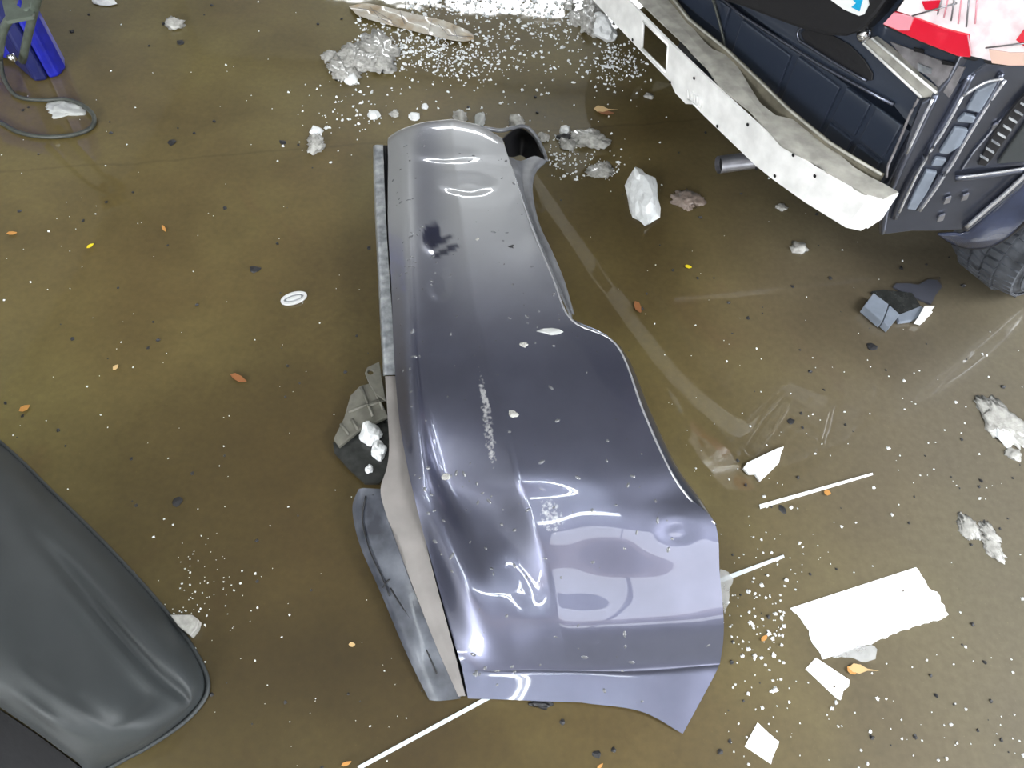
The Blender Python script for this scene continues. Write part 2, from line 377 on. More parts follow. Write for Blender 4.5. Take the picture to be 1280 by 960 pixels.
def chunk_vf(seed, sx, sy, sz, sub=2, rough=0.35, rz=0.0, base=0.25, fine=0.0):
    """lumpy piece of ice standing on z = 0"""
    bm = bmesh.new(); bmesh.ops.create_icosphere(bm, subdivisions=sub, radius=1.0); rnd = random.Random(seed)
    o = Vector((rnd.uniform(-50, 50), rnd.uniform(-50, 50), rnd.uniform(-50, 50)))
    R = Matrix.Rotation(rz, 3, 'Z'); vs = []
    for v in bm.verts:
        p = v.co.copy(); k = 1+rough*noise.noise(p*1.3+o)+0.4*rough*noise.noise(p*3.7+o)
        p *= k*(1+fine*noise.noise(p*8+o)); z = max(p.z, -base)
        vs.append(R @ Vector((p.x*sx/2, p.y*sy/2, 0))+Vector((0, 0, (z+base)/(1+base)*sz)))
    bm.verts.index_update(); fs = [tuple(x.index for x in q.verts) for q in bm.faces]; bm.free()
    return vs, fs
def chunk(name, px, py, w, h, m, label, cat='ice', zs=0.5, ang=0.0, seed=None, group=None, sub=2, rough=0.35, z=0.0, parent=None, flat=True, fine=0.0):
    k = pxsize(px, py, z); d = ray(px, py); fore = abs(d[2])/np.linalg.norm(d)
    sx, sy = w*k, h*k/max(fore, 0.5)
    c = at(px, py, z)
    v, f = chunk_vf(seed if seed is not None else int(px*7+py*3), sx, sy, max(0.004, zs*min(sx, sy)), sub, rough, ang, fine=fine)
    o = obj(name, [Vector(c)+p for p in v], f, m, parent, not flat)
    if parent is None: tag(o, label, cat, group)
    return o

# ------------------------------------------------------------------ the room
R_ = ROOM; TH = 0.2
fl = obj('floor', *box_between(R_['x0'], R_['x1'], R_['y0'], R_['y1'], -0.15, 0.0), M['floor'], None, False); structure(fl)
ce = obj('ceiling', *box_between(R_['x0'], R_['x1'], R_['y0'], R_['y1'], R_['z'], R_['z']+0.15), M['ceil'], None, False); structure(ce)
structure(obj('wall_left', *box_between(R_['x0']-TH, R_['x0'], R_['y0']-TH, R_['y1']+TH, -0.15, R_['z']+0.15), M['wall'], None, False))
def wall_x(name, x0, x1, y0, y1, hy0, hy1, hz0, hz1):
    return structure(obj(name, *join_vf([box_between(x0, x1, y0, hy0, -.15, R_['z']+.15), box_between(x0, x1, hy1, y1, -.15, R_['z']+.15),
        box_between(x0, x1, hy0, hy1, hz1, R_['z']+.15)]+([box_between(x0, x1, hy0, hy1, -.15, hz0)] if hz0 > -.1 else [])), M['wall'], None, False))
def wall_y(name, y0, y1, x0, x1, hx0, hx1, hz0, hz1):
    return structure(obj(name, *join_vf([box_between(x0, hx0, y0, y1, -.15, R_['z']+.15), box_between(hx1, x1, y0, y1, -.15, R_['z']+.15),
        box_between(hx0, hx1, y0, y1, hz1, R_['z']+.15)]+([box_between(hx0, hx1, y0, y1, -.15, hz0)] if hz0 > -.1 else [])), M['wall'], None, False))
wall_x('wall_right', R_['x1'], R_['x1']+TH, R_['y0']-TH, R_['y1']+TH, -3.2, 0.2, -.15, 3.0)
wall_y('wall_back', R_['y0']-TH, R_['y0'], R_['x0'], R_['x1'], -4.0, -1.6, 2.0, 3.8)
wall_y('wall_front', R_['y1'], R_['y1']+TH, R_['x0'], R_['x1'], -2.8, 3.2, 2.74, 3.36)
wf = join_vf([box_between(-2.8+i*1.5-.03, -2.8+i*1.5+.03, R_['y1']-.03, R_['y1']+.05, 2.74, 3.36) for i in range(5)])
structure(obj('window_1', *wf, M['frame'], None, False))
structure(obj('door_1', *join_vf([box_between(R_['x1']-.03, R_['x1']+.04, -3.26, -3.18, 0, 3.05), box_between(R_['x1']-.03, R_['x1']+.04, .18, .26, 0, 3.05), box_between(R_['x1']-.03, R_['x1']+.04, -3.26, .26, 2.97, 3.06)]), M['frame'], None, False))
structure(obj('added_window_3', *join_vf([box_between(-4.0+i*.8-.03, -4.0+i*.8+.03, R_['y0']-.04, R_['y0']+.02, 2.0, 3.8) for i in range(4)]), M['frame'], None, False))  # frame of the added back windows
structure(obj('window_2', *join_vf([box_between(-.4, 3.0, -3.65+i*1.0-.03, -3.65+i*1.0+.03, 4.2, 4.3) for i in range(3)]+[box_between(-.4+i*1.7-.03, -.4+i*1.7+.03, -3.65, -1.6, 4.2, 4.3) for i in range(3)]), M['frame'], None, False))
structure(obj('window_4', *join_vf([box_between(3.0, 5.0, -2.0+i*1.2-.03, -2.0+i*1.2+.03, 4.2, 4.3) for i in range(3)]+[box_between(3.0+i*2-.03, 3.0+i*2+.03, -2.0, .4, 4.2, 4.3) for i in range(2)]), M['frame'], None, False))
structure(obj('added_trim_1', *box_between(-2.5, 4.5, -2.85, -2.45, 3.95, 4.2), mat('added_beige_bar', (0.62, 0.47, 0.40), 0.6), None, False))  # unseen bar added for its warm reflection in the bumper paint
# strip lamps under the ceiling
LAMPS = [((-1.3, -0.9), 2.4, 1.2), ((0.4, -0.75), 1.6, 0.35), ((-2.6, -2.6), 2.4, 1.2)]
for i, ((lx, ly), ln, a) in enumerate(LAMPS):
    t = thing('ceiling_lamp', (lx, ly, R_['z']-0.09)); tag(t, ['white double tube strip lamp under the ceiling, nearest the skylight', 'short white double tube strip lamp under the ceiling above the bumper cover', 'white double tube strip lamp under the ceiling, nearest the left wall'][i], 'lamp', 'ceiling strip lamps')
    obj('lamp_case', *box_vf((lx, ly, R_['z']-0.05), ln, 0.22, 0.05, a), M['lampcase'], t, False)
    for sgn in (-1, 1):
        dx, dy = -math.sin(a)*0.06*sgn, math.cos(a)*0.06*sgn
        ca, sa = math.cos(a)*ln*0.48, math.sin(a)*ln*0.48
        tube('lamp_tube', [(lx+dx-ca, ly+dy-sa, R_['z']-0.07), (lx+dx+ca, ly+dy+sa, R_['z']-0.07)], 0.018, M['lamp'], t, 8)

# ------------------------------------------------------------------ the bumper cover
HS = 0.72
ST = [  # columns: left edge, left ridge, scoop start, crease, middle, right edge; (px, py, height)
 [(486,173,.20),(500,164,.235),(528,155,.26),(565,151,.28),(600,159,.27),(627,174,.26)],
 [(486,202,.215),(504,199,.265),(521,197,.28),(569,198,.31),(605,199,.30),(637,203,.29)],
 [(486,280,.22),(508,280,.28),(524,279,.285),(578,277,.33),(622,274,.32),(662,276,.31)],
 [(490,350,.22),(511,350,.28),(527,350,.28),(588,352,.33),(642,350,.33),(691,348,.32)],
 [(492,402,.22),(513,403,.28),(529,404,.275),(598,405,.33),(660,403,.33),(714,400,.32)],
 [(494,448,.21),(515,450,.27),(533,452,.265),(611,452,.32),(694,442,.33),(770,431,.31)],
 [(500,520,.20),(520,521,.26),(545,523,.250),(632,528,.31),(730,520,.32),(803,512,.30)],
 [(510,583,.19),(531,586,.212),(562,592,.180),(645,590,.29),(752,584,.30),(832,578,.285)],
 [(518,620,.175),(541,622,.182),(578,625,.158),(655,622,.26),(768,624,.275),(857,618,.265)],
 [(529,662,.138),(556,664,.165),(598,665,.150),(668,662,.23),(785,662,.245),(893,655,.25)],
 [(546,722,.092),(577,725,.138),(618,727,.140),(686,722,.17),(795,720,.18),(899,715,.19)],
 [(563,785,.052),(597,788,.085),(640,788,.095),(703,785,.115),(800,783,.12),(904,782,.12)],
 [(577,832,.028),(617,833,.035),(660,832,.040),(713,832,.045),(802,831,.049),(900,824,.051)],
 [(579,842,.023),(618,843,.028),(660,843,.032),(716,844,.036),(804,847,.040),(893,843,.041)],
 [(585,873,.010),(620,874,.013),(668,876,.016),(727,878,.018),(800,889,.018),(853,917,.006)],
]
W = [[at(x, y, h*HS) for x, y, h in r] for r in ST]
back = [[p+np.array([0, .07, 0])*1.0+np.array([0, 0, -.5*p[2]]) for p in W[0]], [p+np.array([0, .10, 0])+np.array([0, 0, .012-p[2]]) for p in W[0]]]
WA = [back[1], back[0]]+W
PA = [[(x, y-12) for x, y, _ in ST[0]], [(x, y-6) for x, y, _ in ST[0]]]+[[(x, y) for x, y, _ in r] for r in ST]
C5 = np.concatenate([np.array(WA), np.array(PA)], axis=2)         # xyz + outline coordinates
NU, NV = 18, 18
GL = net(C5[:, :4], NU, NV); GR = net(C5[:, 3:], NU, NV)
G = np.concatenate([GL, GR[:, 1:]], axis=1)
nr, nc = G.shape[:2]; jc = GL.shape[1]-1
P3 = G[..., :3].copy(); Q2 = G[..., 3:]
def sstep(a, b, x): t = np.clip((x-a)/(b-a), 0, 1); return t*t*(3-2*t)
X_, Y_ = Q2[..., 0], Q2[..., 1]
col = np.arange(nc)[None, :]*np.ones((nr, 1))
# recessed scoop left of the crease with a rounded lower end
vs = col/jc                                   # 0 left edge .. 1 crease
lim = 606-60*np.clip((0.78-vs)/0.55, 0, 1)**2
inside = sstep(0.36, 0.52, vs)*(1-sstep(0.99, 1.0, vs))*(1-sstep(lim-6, lim+12, Y_))*sstep(330, 430, Y_)
# swage along the lower crease
sw = np.exp(-((vs-0.86)/0.10)**2)*sstep(600, 640, Y_)*(1-sstep(740, 775, Y_))
P3[..., 2] -= 0.006*sw
# crumple dents near the far end
def dent(cx, cy, rx, ry, depth, waves=0.0):
    r = np.sqrt(((X_-cx)/rx)**2+((Y_-cy)/ry)**2)
    P3[..., 2] += -depth*np.exp(-r*r*1.5)+waves*np.cos(r*6.0)*np.exp(-r*r*0.9)
dent(585, 232, 40, 14, 0.010, 0.0035); dent(545, 298, 22, 24, 0.014, 0.002); dent(550, 355, 18, 26, 0.008, 0.0015)
dent(560, 195, 45, 10, 0.006, 0.001); dent(845, 664, 30, 18, 0.0028, 0.0008); dent(640, 300, 60, 40, 0.004)
for i in range(nr):
    for j in range(nc): P3[i, j, 2] += 0.0016*noise.noise(Vector((X_[i, j]*0.022, Y_[i, j]*0.018, 1.7)))
P3[..., 2] = np.maximum(P3[..., 2], 0.004)
bump = thing('bumper_cover', tuple(at(680, 560)))
tag(bump, 'detached grey violet car bumper cover lying dented and wet on the floor', 'bumper')
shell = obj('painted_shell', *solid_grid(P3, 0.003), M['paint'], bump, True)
shell['label'] = 'grey violet painted skin with dents and scratches'
shell.data.attributes.new('wear_tint', 'FLOAT_COLOR', 'POINT')
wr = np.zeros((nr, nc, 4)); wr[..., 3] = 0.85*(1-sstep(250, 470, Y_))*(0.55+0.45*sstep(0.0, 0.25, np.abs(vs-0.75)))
def blob(cx, cy, rx, ry, ang=0.0, hard=1.0):
    c, s = math.cos(ang), math.sin(ang); dx, dy = X_-cx, Y_-cy
    r = np.sqrt(((dx*c+dy*s)/rx)**2+((-dx*s+dy*c)/ry)**2); return 1-sstep(1-hard*0.6, 1.0, r)
wr[..., 0] = np.clip(0.9*blob(612, 540, 12, 75, -0.16)+0.8*blob(690, 645, 26, 42, -0.3)+0.75*blob(604, 480, 7, 45, -0.22)+0.6*blob(545, 170, 70, 20)+0.55*blob(500, 250, 12, 60)+0.5*blob(790, 640, 60, 26), 0, 1)
wr[..., 1] = np.clip(np.maximum(blob(540, 293, 13, 19, 0.25, 0.35)*sstep(276, 282, Y_+0.3*(X_-540)), np.maximum(blob(553, 296, 15, 5, -0.1, 0.35), blob(558, 313, 21, 5, -0.42, 0.35))), 0, 1)  # dark navy patch around the dent
shell.data.attributes['wear_tint'].data.foreach_set('color', np.concatenate([wr.reshape(-1, 4), wr.reshape(-1, 4), np.tile([0, 0, 0, 0.3], (len(shell.data.vertices)-2*nr*nc, 1))]).reshape(-1))
# dark channel between skin and trim, and the trim strips
TL = [(469,182,479),(470,240,481),(473,300,484),(476,360,488),(479,420,492),(482,469,495)]
BL = [(482,471,495),(485,520,501),(487,558,506),(484,585,510),(476,612,516),(482,640,523),(500,690,535),(521,745,549),(546,808,566),(574,870,581)]
zt = lambda y: float(np.interp(y, [180, 360, 560, 640, 745, 870], [.125, .135, .12, .095, .055, .012]))
edge = [(r[0][0], r[0][1], r[0][2]) for r in ST]
ey = [e[1] for e in edge]; ex = lambda y: float(np.interp(y, ey, [e[0] for e in edge])); ez = lambda y: float(np.interp(y, ey, [e[2] for e in edge]))*HS
ch = []
for a, y, b in TL+BL[1:]:
    ch.append([(b-2, y, zt(y)-.012), ((b+ex(y))/2, y, max(.004, zt(y)-.03)), (ex(y)+2, y, max(ez(y)-.012, .006))])
surf('trim_channel', ch, M['black'], bump, 3, 3, 0.002)
def trim_rows(rows, drop):
    out = []
    for a, y, b in rows:
        z = zt(y); out.append([(a-1.5, y+1, max(.003, z-drop)), (a, y, z-.004), ((a*2+b)/3, y, z), (b, y, z+.001)])
    return out
tu = surf('upper_trim_strip', trim_rows(TL, .05), M['trim'], bump, 5, 3); tu['label'] = 'narrow scuffed grey trim strip along the far half'
bt = surf('lower_trim_strip', [[(a, y, zt(y)), ((a+b)/2, y, zt(y)+.003), (b, y, zt(y)+.001)] for a, y, b in BL], M['beige'], bump, 5, 3); bt['label'] = 'pale beige grey trim strip tapering to a point'
sk = [[(449,611,.085),(455,610,.09),(466,611,.092),(477,612,.093)],[(442,636,.05),(450,637,.068),(466,639,.08),(483,641,.092)],[(451,680,.04),(460,682,.055),(478,685,.066),(499,688,.085)],
      [(477,740,.03),(485,741,.042),(503,743,.05),(520,744,.053)],[(503,802,.018),(511,803,.028),(529,805,.033),(545,807,.033)],[(521,842,.010),(530,842,.016),(545,842,.018),(561,843,.020)],[(537,875,.004),(547,876,.006),(562,875,.008),(576,873,.010)]]
s_ = surf('lower_skirt', sk, M['skirt'], bump, 6, 4); s_['label'] = 'dark grey lower skirt with black scratches'
for k, pts in enumerate([[(457,620),(453,650),(463,690),(477,720),(487,745)],[(478,735),(486,725),(500,722)],[(488,735),(497,750),(512,772)],[(533,812),(540,828),(546,842)],[(466,618),(472,632),(482,640)]]):
    def skz(x, y):
        row = np.interp(y, [611, 640, 685, 742, 804, 842, 875], [.09, .068, .056, .043, .029, .016, .006]); return row+.0065
    tube('scratch', cr([at(x, y, skz(x, y)) for x, y in pts], 5), 0.0018, M['black'], bump, 5)
# mounting lip along the right edge of the narrow centre
fl_rows = []
for (ex0, y0, z0), (vx, vy), (lx, ly), (rx, ry) in [
    ((634,196,.288),(650,202),(668,196),(681,201)), ((640,213,.292),(650,216),(658,214),(667,216)), ((648,238,.30),(653,240),(657,240),(664,241)),
    ((662,276,.31),(664,278),(667,279),(672,279)), ((677,312,.315),(679,314),(681,315),(688,314)), ((691,348,.32),(694,350),(696,351),(703,350)), ((714,399,.32),(714,396),(714,394),(716,393))]:
    fl_rows.append([(ex0, y0, z0*HS), (vx, vy, z0*HS-.05), (lx, ly, z0*HS-.055), (rx, ry, z0*HS-.052), (rx+1, ry+1, z0*HS-.075)])
lip = surf('mounting_lip', fl_rows, M['lip'], bump, 5, 3); lip['label'] = 'grey folded mounting lip along the right edge'
# the rolled right edge of the near half, and the hollow far wing
rr_ = [[(714,400,.32*HS),(716,403,.29*HS),(717,405,.2*HS)],[(770,431,.31*HS),(775,434,.27*HS),(776,437,.16*HS)],[(803,512,.30*HS),(811,514,.26*HS),(814,520,.15*HS)],[(832,578,.285*HS),(842,581,.25*HS),(847,586,.14*HS)],[(857,618,.265*HS),(869,620,.235*HS),(876,626,.15*HS)],[(893,655,.25*HS),(894,656,.245*HS),(895,658,.20*HS)]]
surf('rolled_edge', rr_, M['carpaint'], bump, 4, 3)
eb = cr([at(x, y, z*HS+.001) for x, y, z in [(r_[5][0], r_[5][1], r_[5][2]) for r_ in ST[1:10]]], 6)
tube('highlight_bead', eb, 0.0032, M['highlight_paint'], bump, 8)  # added bead, paints a highlight along the right edge
wing = [[(627,174,.26*HS),(640,163,.16),(652,160,.13),(668,172,.10),(682,200,.09)],[(630,178,.20*HS),(640,172,.09),(652,170,.07),(664,180,.06),(676,203,.06)],[(634,196,.10*HS),(642,196,.03),(650,194,.015),(658,198,.02),(664,208,.04)]]
w_ = surf('hollow_end', wing, M['black'], bump, 4, 4); w_['label'] = 'black inside of the far end'
rim = tube('end_rim', cr([at(x, y, z) for x, y, z in [(600,159,.195),(625,163,.18),(640,160,.165),(655,158,.14),(668,168,.12),(680,190,.10),(683,201,.095)]], 5), 0.006, M['lip'], bump, 8)
# bracket lying under the left side
br = [(417,548),(430,522),(438,494),(450,482),(466,478),(476,500),(485,520),(470,527),(454,533),(440,545),(424,558)]
plate('side_bracket', br, .040, M['bracket'], bump, (), .012, bevel=.002)
plate('bracket_tab', [(456,466),(459,459),(474,452),(478,478),(482,500),(470,492),(462,480)], .052, M['bracket'], bump, ([(463+4*math.cos(a), 465+3.4*math.sin(a)) for a in np.arange(0, 6.28, .8)],), .008, bevel=.001)
plate('bracket_tray', [(416,552),(424,556),(440,545),(454,533),(486,518),(490,580),(474,604),(456,604),(436,586),(418,566)], .020, M['darkbracket'], bump, (), .008)
for a, b in [((452,484),(466,520)), ((465,480),(479,512)), ((426,530),(436,543)), ((440,524),(447,537)), ((460,508),(480,500)), ((436,515),(478,498))]:
    tube('bracket_rib', [at(*a, .042), at(*b, .042)], .0035, M['bracket'], bump, 6)
# beads of water on the skin: far too many and too small to part
drops = []
nrm = np.cross(np.gradient(P3, axis=0), np.gradient(P3, axis=1)); nrm /= np.linalg.norm(nrm, axis=2, keepdims=True)
nrm *= np.sign(nrm[..., 2:3])
for k in range(1300):
    i, j = RNG.integers(46, nr-4), RNG.integers(4, nc-3)
    if Y_[i, j] > 640 and RNG.random() < 0.6: continue
    p = P3[i, j]+(P3[i+1, j]-P3[i, j])*RNG.random()+(P3[i, j+1]-P3[i, j])*RNG.random()
    r = 0.0020+0.0040*RNG.random()**2.5; a = RNG.random()*6.28; e = 1+1.2*RNG.random()
    n_ = nrm[i, j]; t1 = np.cross(n_, [math.cos(a), math.sin(a), 0.1]); t1 /= np.linalg.norm(t1); t2 = np.cross(n_, t1)
    V = [p+n_*r*0.8]; 
    for q in range(7):
        th = q*2*math.pi/7; V.append(p+r*0.75*(e*math.cos(th)*t1+math.sin(th)*t2)+n_*r*0.45)
    for q in range(7):
        th = q*2*math.pi/7; V.append(p+r*(e*math.cos(th)*t1+math.sin(th)*t2)-n_*0.0004)
    F = [(0, 1+q, 1+(q+1) % 7) for q in range(7)]+[(1+q, 8+q, 8+(q+1) % 7, 1+(q+1) % 7) for q in range(7)]
    drops.append((V, F))
dv, df = join_vf(drops); wd = obj('water_beads', dv, df, M['drop'], bump); wd['kind'] = 'stuff'

# ------------------------------------------------------------------ dark plastic panel at the lower left
panel = thing('bumper_end', tuple(at(100, 800)))
tag(panel, 'large dark grey moulded plastic bumper end with a rounded corner, lying at the lower left', 'bumper')
rows = [
 [(-130,450,0),(-140,490,.12),(-150,545,.19),(-170,620,.22),(-185,700,.22),(-195,760,.20),(-200,790,.14)],
 [(0,553,0),(-3,585,.10),(-12,640,.17),(-40,720,.21),(-66,775,.215),(-90,815,.20),(-100,830,.15)],
 [(65,615,0),(58,648,.10),(42,698,.16),(10,765,.20),(-15,812,.21),(-38,845,.195),(-46,856,.14)],
 [(130,679,0),(120,712,.095),(96,760,.15),(60,815,.19),(32,850,.20),(8,876,.18),(0,884,.13)],
 [(190,744,0),(176,774,.09),(150,820,.13),(112,862,.175),(82,888,.18),(52,907,.16),(44,914,.11)],
 [(230,794,0),(218,822,.075),(192,864,.10),(156,898,.14),(124,916,.14),(86,932,.12),(76,938,.08)],
 [(253,834,0),(243,856,.045),(224,886,.06),(188,917,.085),(154,934,.085),(112,950,.07),(100,956,.04)],
 [(259,862,0),(248,880,.004),(224,904,.004),(184,932,.004),(154,948,.004),(122,966,.003),(108,974,.002)]]
wv = np.array([[at(*p) for p in r] for r in rows]); PG = net(wv, 8, 9); pn, pm = PG.shape[:2]
uu = np.arange(pn)[:, None]/8.0; vv = np.arange(pm)[None, :]/9.0
groove = 1.5*np.exp(-((vv-1.65-0.05*np.sin(uu*2))/0.16)**2)*sstep(1.5, 3.5, uu)*(1-sstep(5.6, 6.6, uu))
PG[..., 2] -= 0.014*groove
PG[..., 2] -= 0.012*sstep(1.9, 2.3, vv)*(1-sstep(3.3, 3.9, vv))*sstep(2.4, 3.2, uu)*(1-sstep(4.8, 5.3, uu))
PG[..., 2] += 0.012*np.exp(-((vv-4.5)/0.22)**2)*np.exp(-((uu-4.0)/0.9)**2)
PG[..., 2] = np.maximum(PG[..., 2], 0.002)
ps = obj('panel_skin', *solid_grid(PG, 0.004), M['panel'], panel, True)
tube('bottom_lip', cr([at(x, y, .005) for x, y in [(-130,450),(0,553),(65,615),(130,679),(190,744),(230,794),(254,834),(260,860),(250,882),(226,906),(184,934),(154,950),(110,976)]], 5), 0.0045, M['panel'], panel, 8)

plate('panel_shade_plate', [(-260,800),(-100,836),(-44,862),(4,890),(46,918),(78,942),(104,962),(112,976),(80,1010),(-60,1060),(-260,1000)], .012, M['black'], panel, (), .010)  # black plate painting the shade under the overhang

# ------------------------------------------------------------------ blue case and cable at the upper left
case = thing('blue_case', tuple(at(50, 95)))
tag(case, 'upright bright blue plastic case with grey green metal frame in the upper left corner', 'case')
def up(px, py, z0, z1): b = at(px, py, z0); return np.array([b[0], b[1], z1])
def prism(name, base, z0, z1, m, parent, lean=(0, 0), bevel=0.008, shrink=1.0):
    b = [at(x, y, 0) for x, y in base]; c = np.mean(b, axis=0)
    V = [np.array([p[0], p[1], z0]) for p in b]+[np.array([c[0]+(p[0]-c[0])*shrink+lean[0], c[1]+(p[1]-c[1])*shrink+lean[1], z1]) for p in b]
    n = len(b); F = [tuple(range(n))[::-1], tuple(range(n, 2*n))]+[(i, (i+1) % n, n+(i+1) % n, n+i) for i in range(n)]
    return obj(name, V, F, m, parent, False, 0, -1, bevel)
prism('case_front', [(62,99),(75,96),(83,86),(82,76),(66,62),(50,78)], 0.0, .36, M['blue'], case, (-.02, .0), .01)
prism('case_body', [(22,84),(44,103),(60,101),(62,82),(48,60),(20,62)], 0.0, .33, M['navy'], case, (-.02, .0), .01)
prism('case_back', [(-60,60),(22,82),(46,62),(50,34),(0,20),(-60,20)], 0.012, .40, M['blue'], case, (-.02, 0), .012)
fr_px = [(28,76,.12),(36,40,.25),(44,8,.36),(52,-20,.45)]
tube('metal_frame', cr([at(*p) for p in fr_px], 4), .012, M['greenmetal'], case, 8)
tube('metal_frame', cr([at(*p) for p in [(-2,72,.16),(3,42,.26),(14,22,.32),(38,14,.345)]], 4), .012, M['greenmetal'], case, 8)
plate('frame_web', [(8,26),(40,20),(47,-6),(22,-20),(2,0)], .35, M['greenmetal'], case, ([(18,4),(26,10),(28,0),(22,-6)],), .01)
tube('clamp_screw', [at(12,68,.17), at(18,76,.15)], .012, M['chrome'], case, 8)
cab = tube('hose_cable', cr([at(x, y, z) for x, y, z in [(0,58,.09),(1,76,.06),(5,98,.03),(16,116,.012),(30,123,.008),(56,125,.008),(82,124,.014),(100,130,.02),(114,140,.016),(118,151,.009),(112,161,.007),(94,168,.007),(70,171,.007),(44,170,.007),(20,164,.007),(4,155,.007),(-30,138,.007)]], 5), .0068, M['cable'])
tag(cab, 'dark rubber cable making a loop on the floor beside the blue case', 'cable')

# ------------------------------------------------------------------ the car with its rear bumper off
car = thing('car', tuple(car_w(0, 1.6, 0)))
tag(car, 'dark grey violet car with its rear bumper removed and metal bumper beam bare', 'car')
PORG[car.name] = Vector(car_w(0, 1.6, 0))
def cobj(name, pts, faces, m, parent=car, **k): return obj(name, [wcar(p) for p in pts], faces, m, parent, **k)
def cbox(name, s0, s1, t0, t1, z0, z1, m, parent=car, bevel=0.0):
    V = [(s, t, z) for z in (z0, z1) for s, t in ((s0, t0), (s1, t0), (s1, t1), (s0, t1))]
    return cobj(name, V, [(0, 3, 2, 1), (4, 5, 6, 7), (0, 1, 5, 4), (1, 2, 6, 5), (2, 3, 7, 6), (3, 0, 4, 7)], m, parent, smooth=False, bevel=bevel)
BT = lambda s: float(np.interp(s, [-.8, -.37, .0, .2, .45, .58, .69, .72], [.09, .035, -.005, -.022, -.036, -.02, .008, .034]))
ZL, ZU = .41, .50
HZ = (0, 0, 1, ZU); LZ = (0, 0, 1, ZL)
up_px = [(797,0),(858,58),(862,65),(884,85),(899,108),(938,140),(977,183),(1023,207)]
lo_px = [(1077,287),(1058,284),(1006,253),(945,207),(862,132),(846,131),(838,124),(745,0)]
up_s = [(-.75, .50)]+[(carp(x, y, HZ)[0], .50) for x, y in up_px]+[(.62, .503), (.70, .504), (.722, .503), (.722, .425)]
lo_s = []
for x, y in lo_px:
    p = carp(x, y, (0, 1, 0, -.03)); lo_s.append((carp(x, y, LZ)[0], .41))
outer = up_s+[(.715, .41), (.69, .408), (.585, .41), (.43, .41), (.165, .41), (.14, .395), (.09, .396), (.06, .41), (-.37, .41), (-.75, .41)]
def face_pt(x, y):
    t = 0.0
    for _ in range(6):
        p = carp(x, y, (0, 1, 0, t)); t = BT(p[0])
    return p
hole = [face_pt(x, y) for x, y in [(805,26),(836,56),(834,91),(803,60)]]
hs = [(p[0], min(.495, max(.415, p[2]))) for p in hole]
dense = []
for i in range(len(outer)):
    a, b = np.array(outer[i]), np.array(outer[(i+1) % len(outer)]); n = max(1, int(np.linalg.norm(b-a)/.05))
    dense += [tuple(a+(b-a)*k/n) for k in range(n)]
v2, f2 = fill_poly(dense, [hs])
beam = cobj('bumper_beam', [(s, BT(s), z) for s, z, _ in v2], [q for q in f2], M['alu'], smooth=False, thick=.006, off=0)
beam['label'] = 'bare white metal bumper beam with a square opening'
# top shelf of the beam with its stepped rear edge
fpx = [(745,-60),(797,0),(828,30),(858,58),(864,66),(884,86),(899,108),(918,124),(938,140),(958,162),(977,183),(1000,196),(1023,207),(1047,204),(1064,219),(1102,238)]
bpx = [(782,-60),(834,0),(848,16),(859,28),(880,53),(890,62),(911,71),(924,88),(936,108),(950,130),(969,145),(991,150),(1039,185),(1050,199),(1068,212),(1103,232)]
sh = []
for (fx, fy), (bx, by) in zip(fpx, bpx):
    a = carp(fx, fy, (0, 0, 1, .501)); b = carp(bx, by, (0, 0, 1, .503)); sh.append([a, (a+b)/2+np.array([0, 0, .002]), b, b+np.array([0, .004, -.03])])
sh = sh[:13]
for q, bt_, bs_ in ((.60, .050, .615), (.64, .058, .655), (.69, .070, .69), (.722, .078, .722)):
    a = np.array([q, BT(q), .503]); b = np.array([bs_, bt_, .505]); sh.append([a, (a+b)/2+np.array([0, 0, .002]), b, b+np.array([0, .004, -.03])])
SG = np.array(sh); cobj('beam_shelf', SG.reshape(-1, 3), grid_faces(len(sh), 4, True), M['shelf'], smooth=False, thick=.004, off=0)
# end cap of the beam
cobj('beam_end', [(.722, .034, .42), (.722, .034, .503), (.722, .078, .505), (.715, .09, .42)], [(0, 1, 2, 3)], M['alu'], smooth=False, thick=.003)
ppx = [(800,-55),(860,24),(907,62),(945,98),(985,137),(1035,178),(1070,200),(1102,219)]
pl = []
for x, y in ppx:
    b = carp(x, y, (0, 0, 1, .515)); pl.append([b+np.array([0, -.004, -.06]), b, b+np.array([0, .010, 0]), b+np.array([0, .012, -.08])])
cobj('beam_rear_flange', np.array(pl).reshape(-1, 3), grid_faces(len(pl), 4, True), M['channel'], smooth=False)
tube('flange_edge', [wcar(q[1]+np.array([0, 0, .001])) for q in pl], .0032, M['shelf'], car, 6)
for x, y in [(793,49),(840,102),(870,97),(899,157),(937,155),(948,210),(971,219),(1021,219),(994,193)]:
    p = face_pt(x, y); r = .0045
    cobj('bolt_hole', [(p[0]+r*math.cos(a), BT(p[0])-.0065, p[2]+r*math.sin(a)) for a in np.arange(0, 6.28, .79)], [tuple(range(8))], M['blackgap'], beam, smooth=False)
cast = []
for k, (x0, y0, x1, y1) in enumerate([(862,112,863,123),(867,114,868,126),(870,117,871,128),(874,119,874,130),(878,124,878,134),(862,123,877,136)]):
    a, b = face_pt(x0, y0), face_pt(x1, y1); a[1] = BT(a[0])-.006; b[1] = BT(b[0])-.006
    tube('cast_mark', [wcar(a), wcar(b)], .0022, M['alu'], beam, 5)
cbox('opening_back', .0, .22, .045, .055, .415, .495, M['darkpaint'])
# opening rim
for i in range(4):
    a, b = hs[i], hs[(i+1) % 4]
    tube('opening_rim', [car_w(a[0], BT(a[0])-.002, a[1]), car_w(b[0], BT(b[0])-.002, b[1])], .0035, M['alu'], beam, 6)
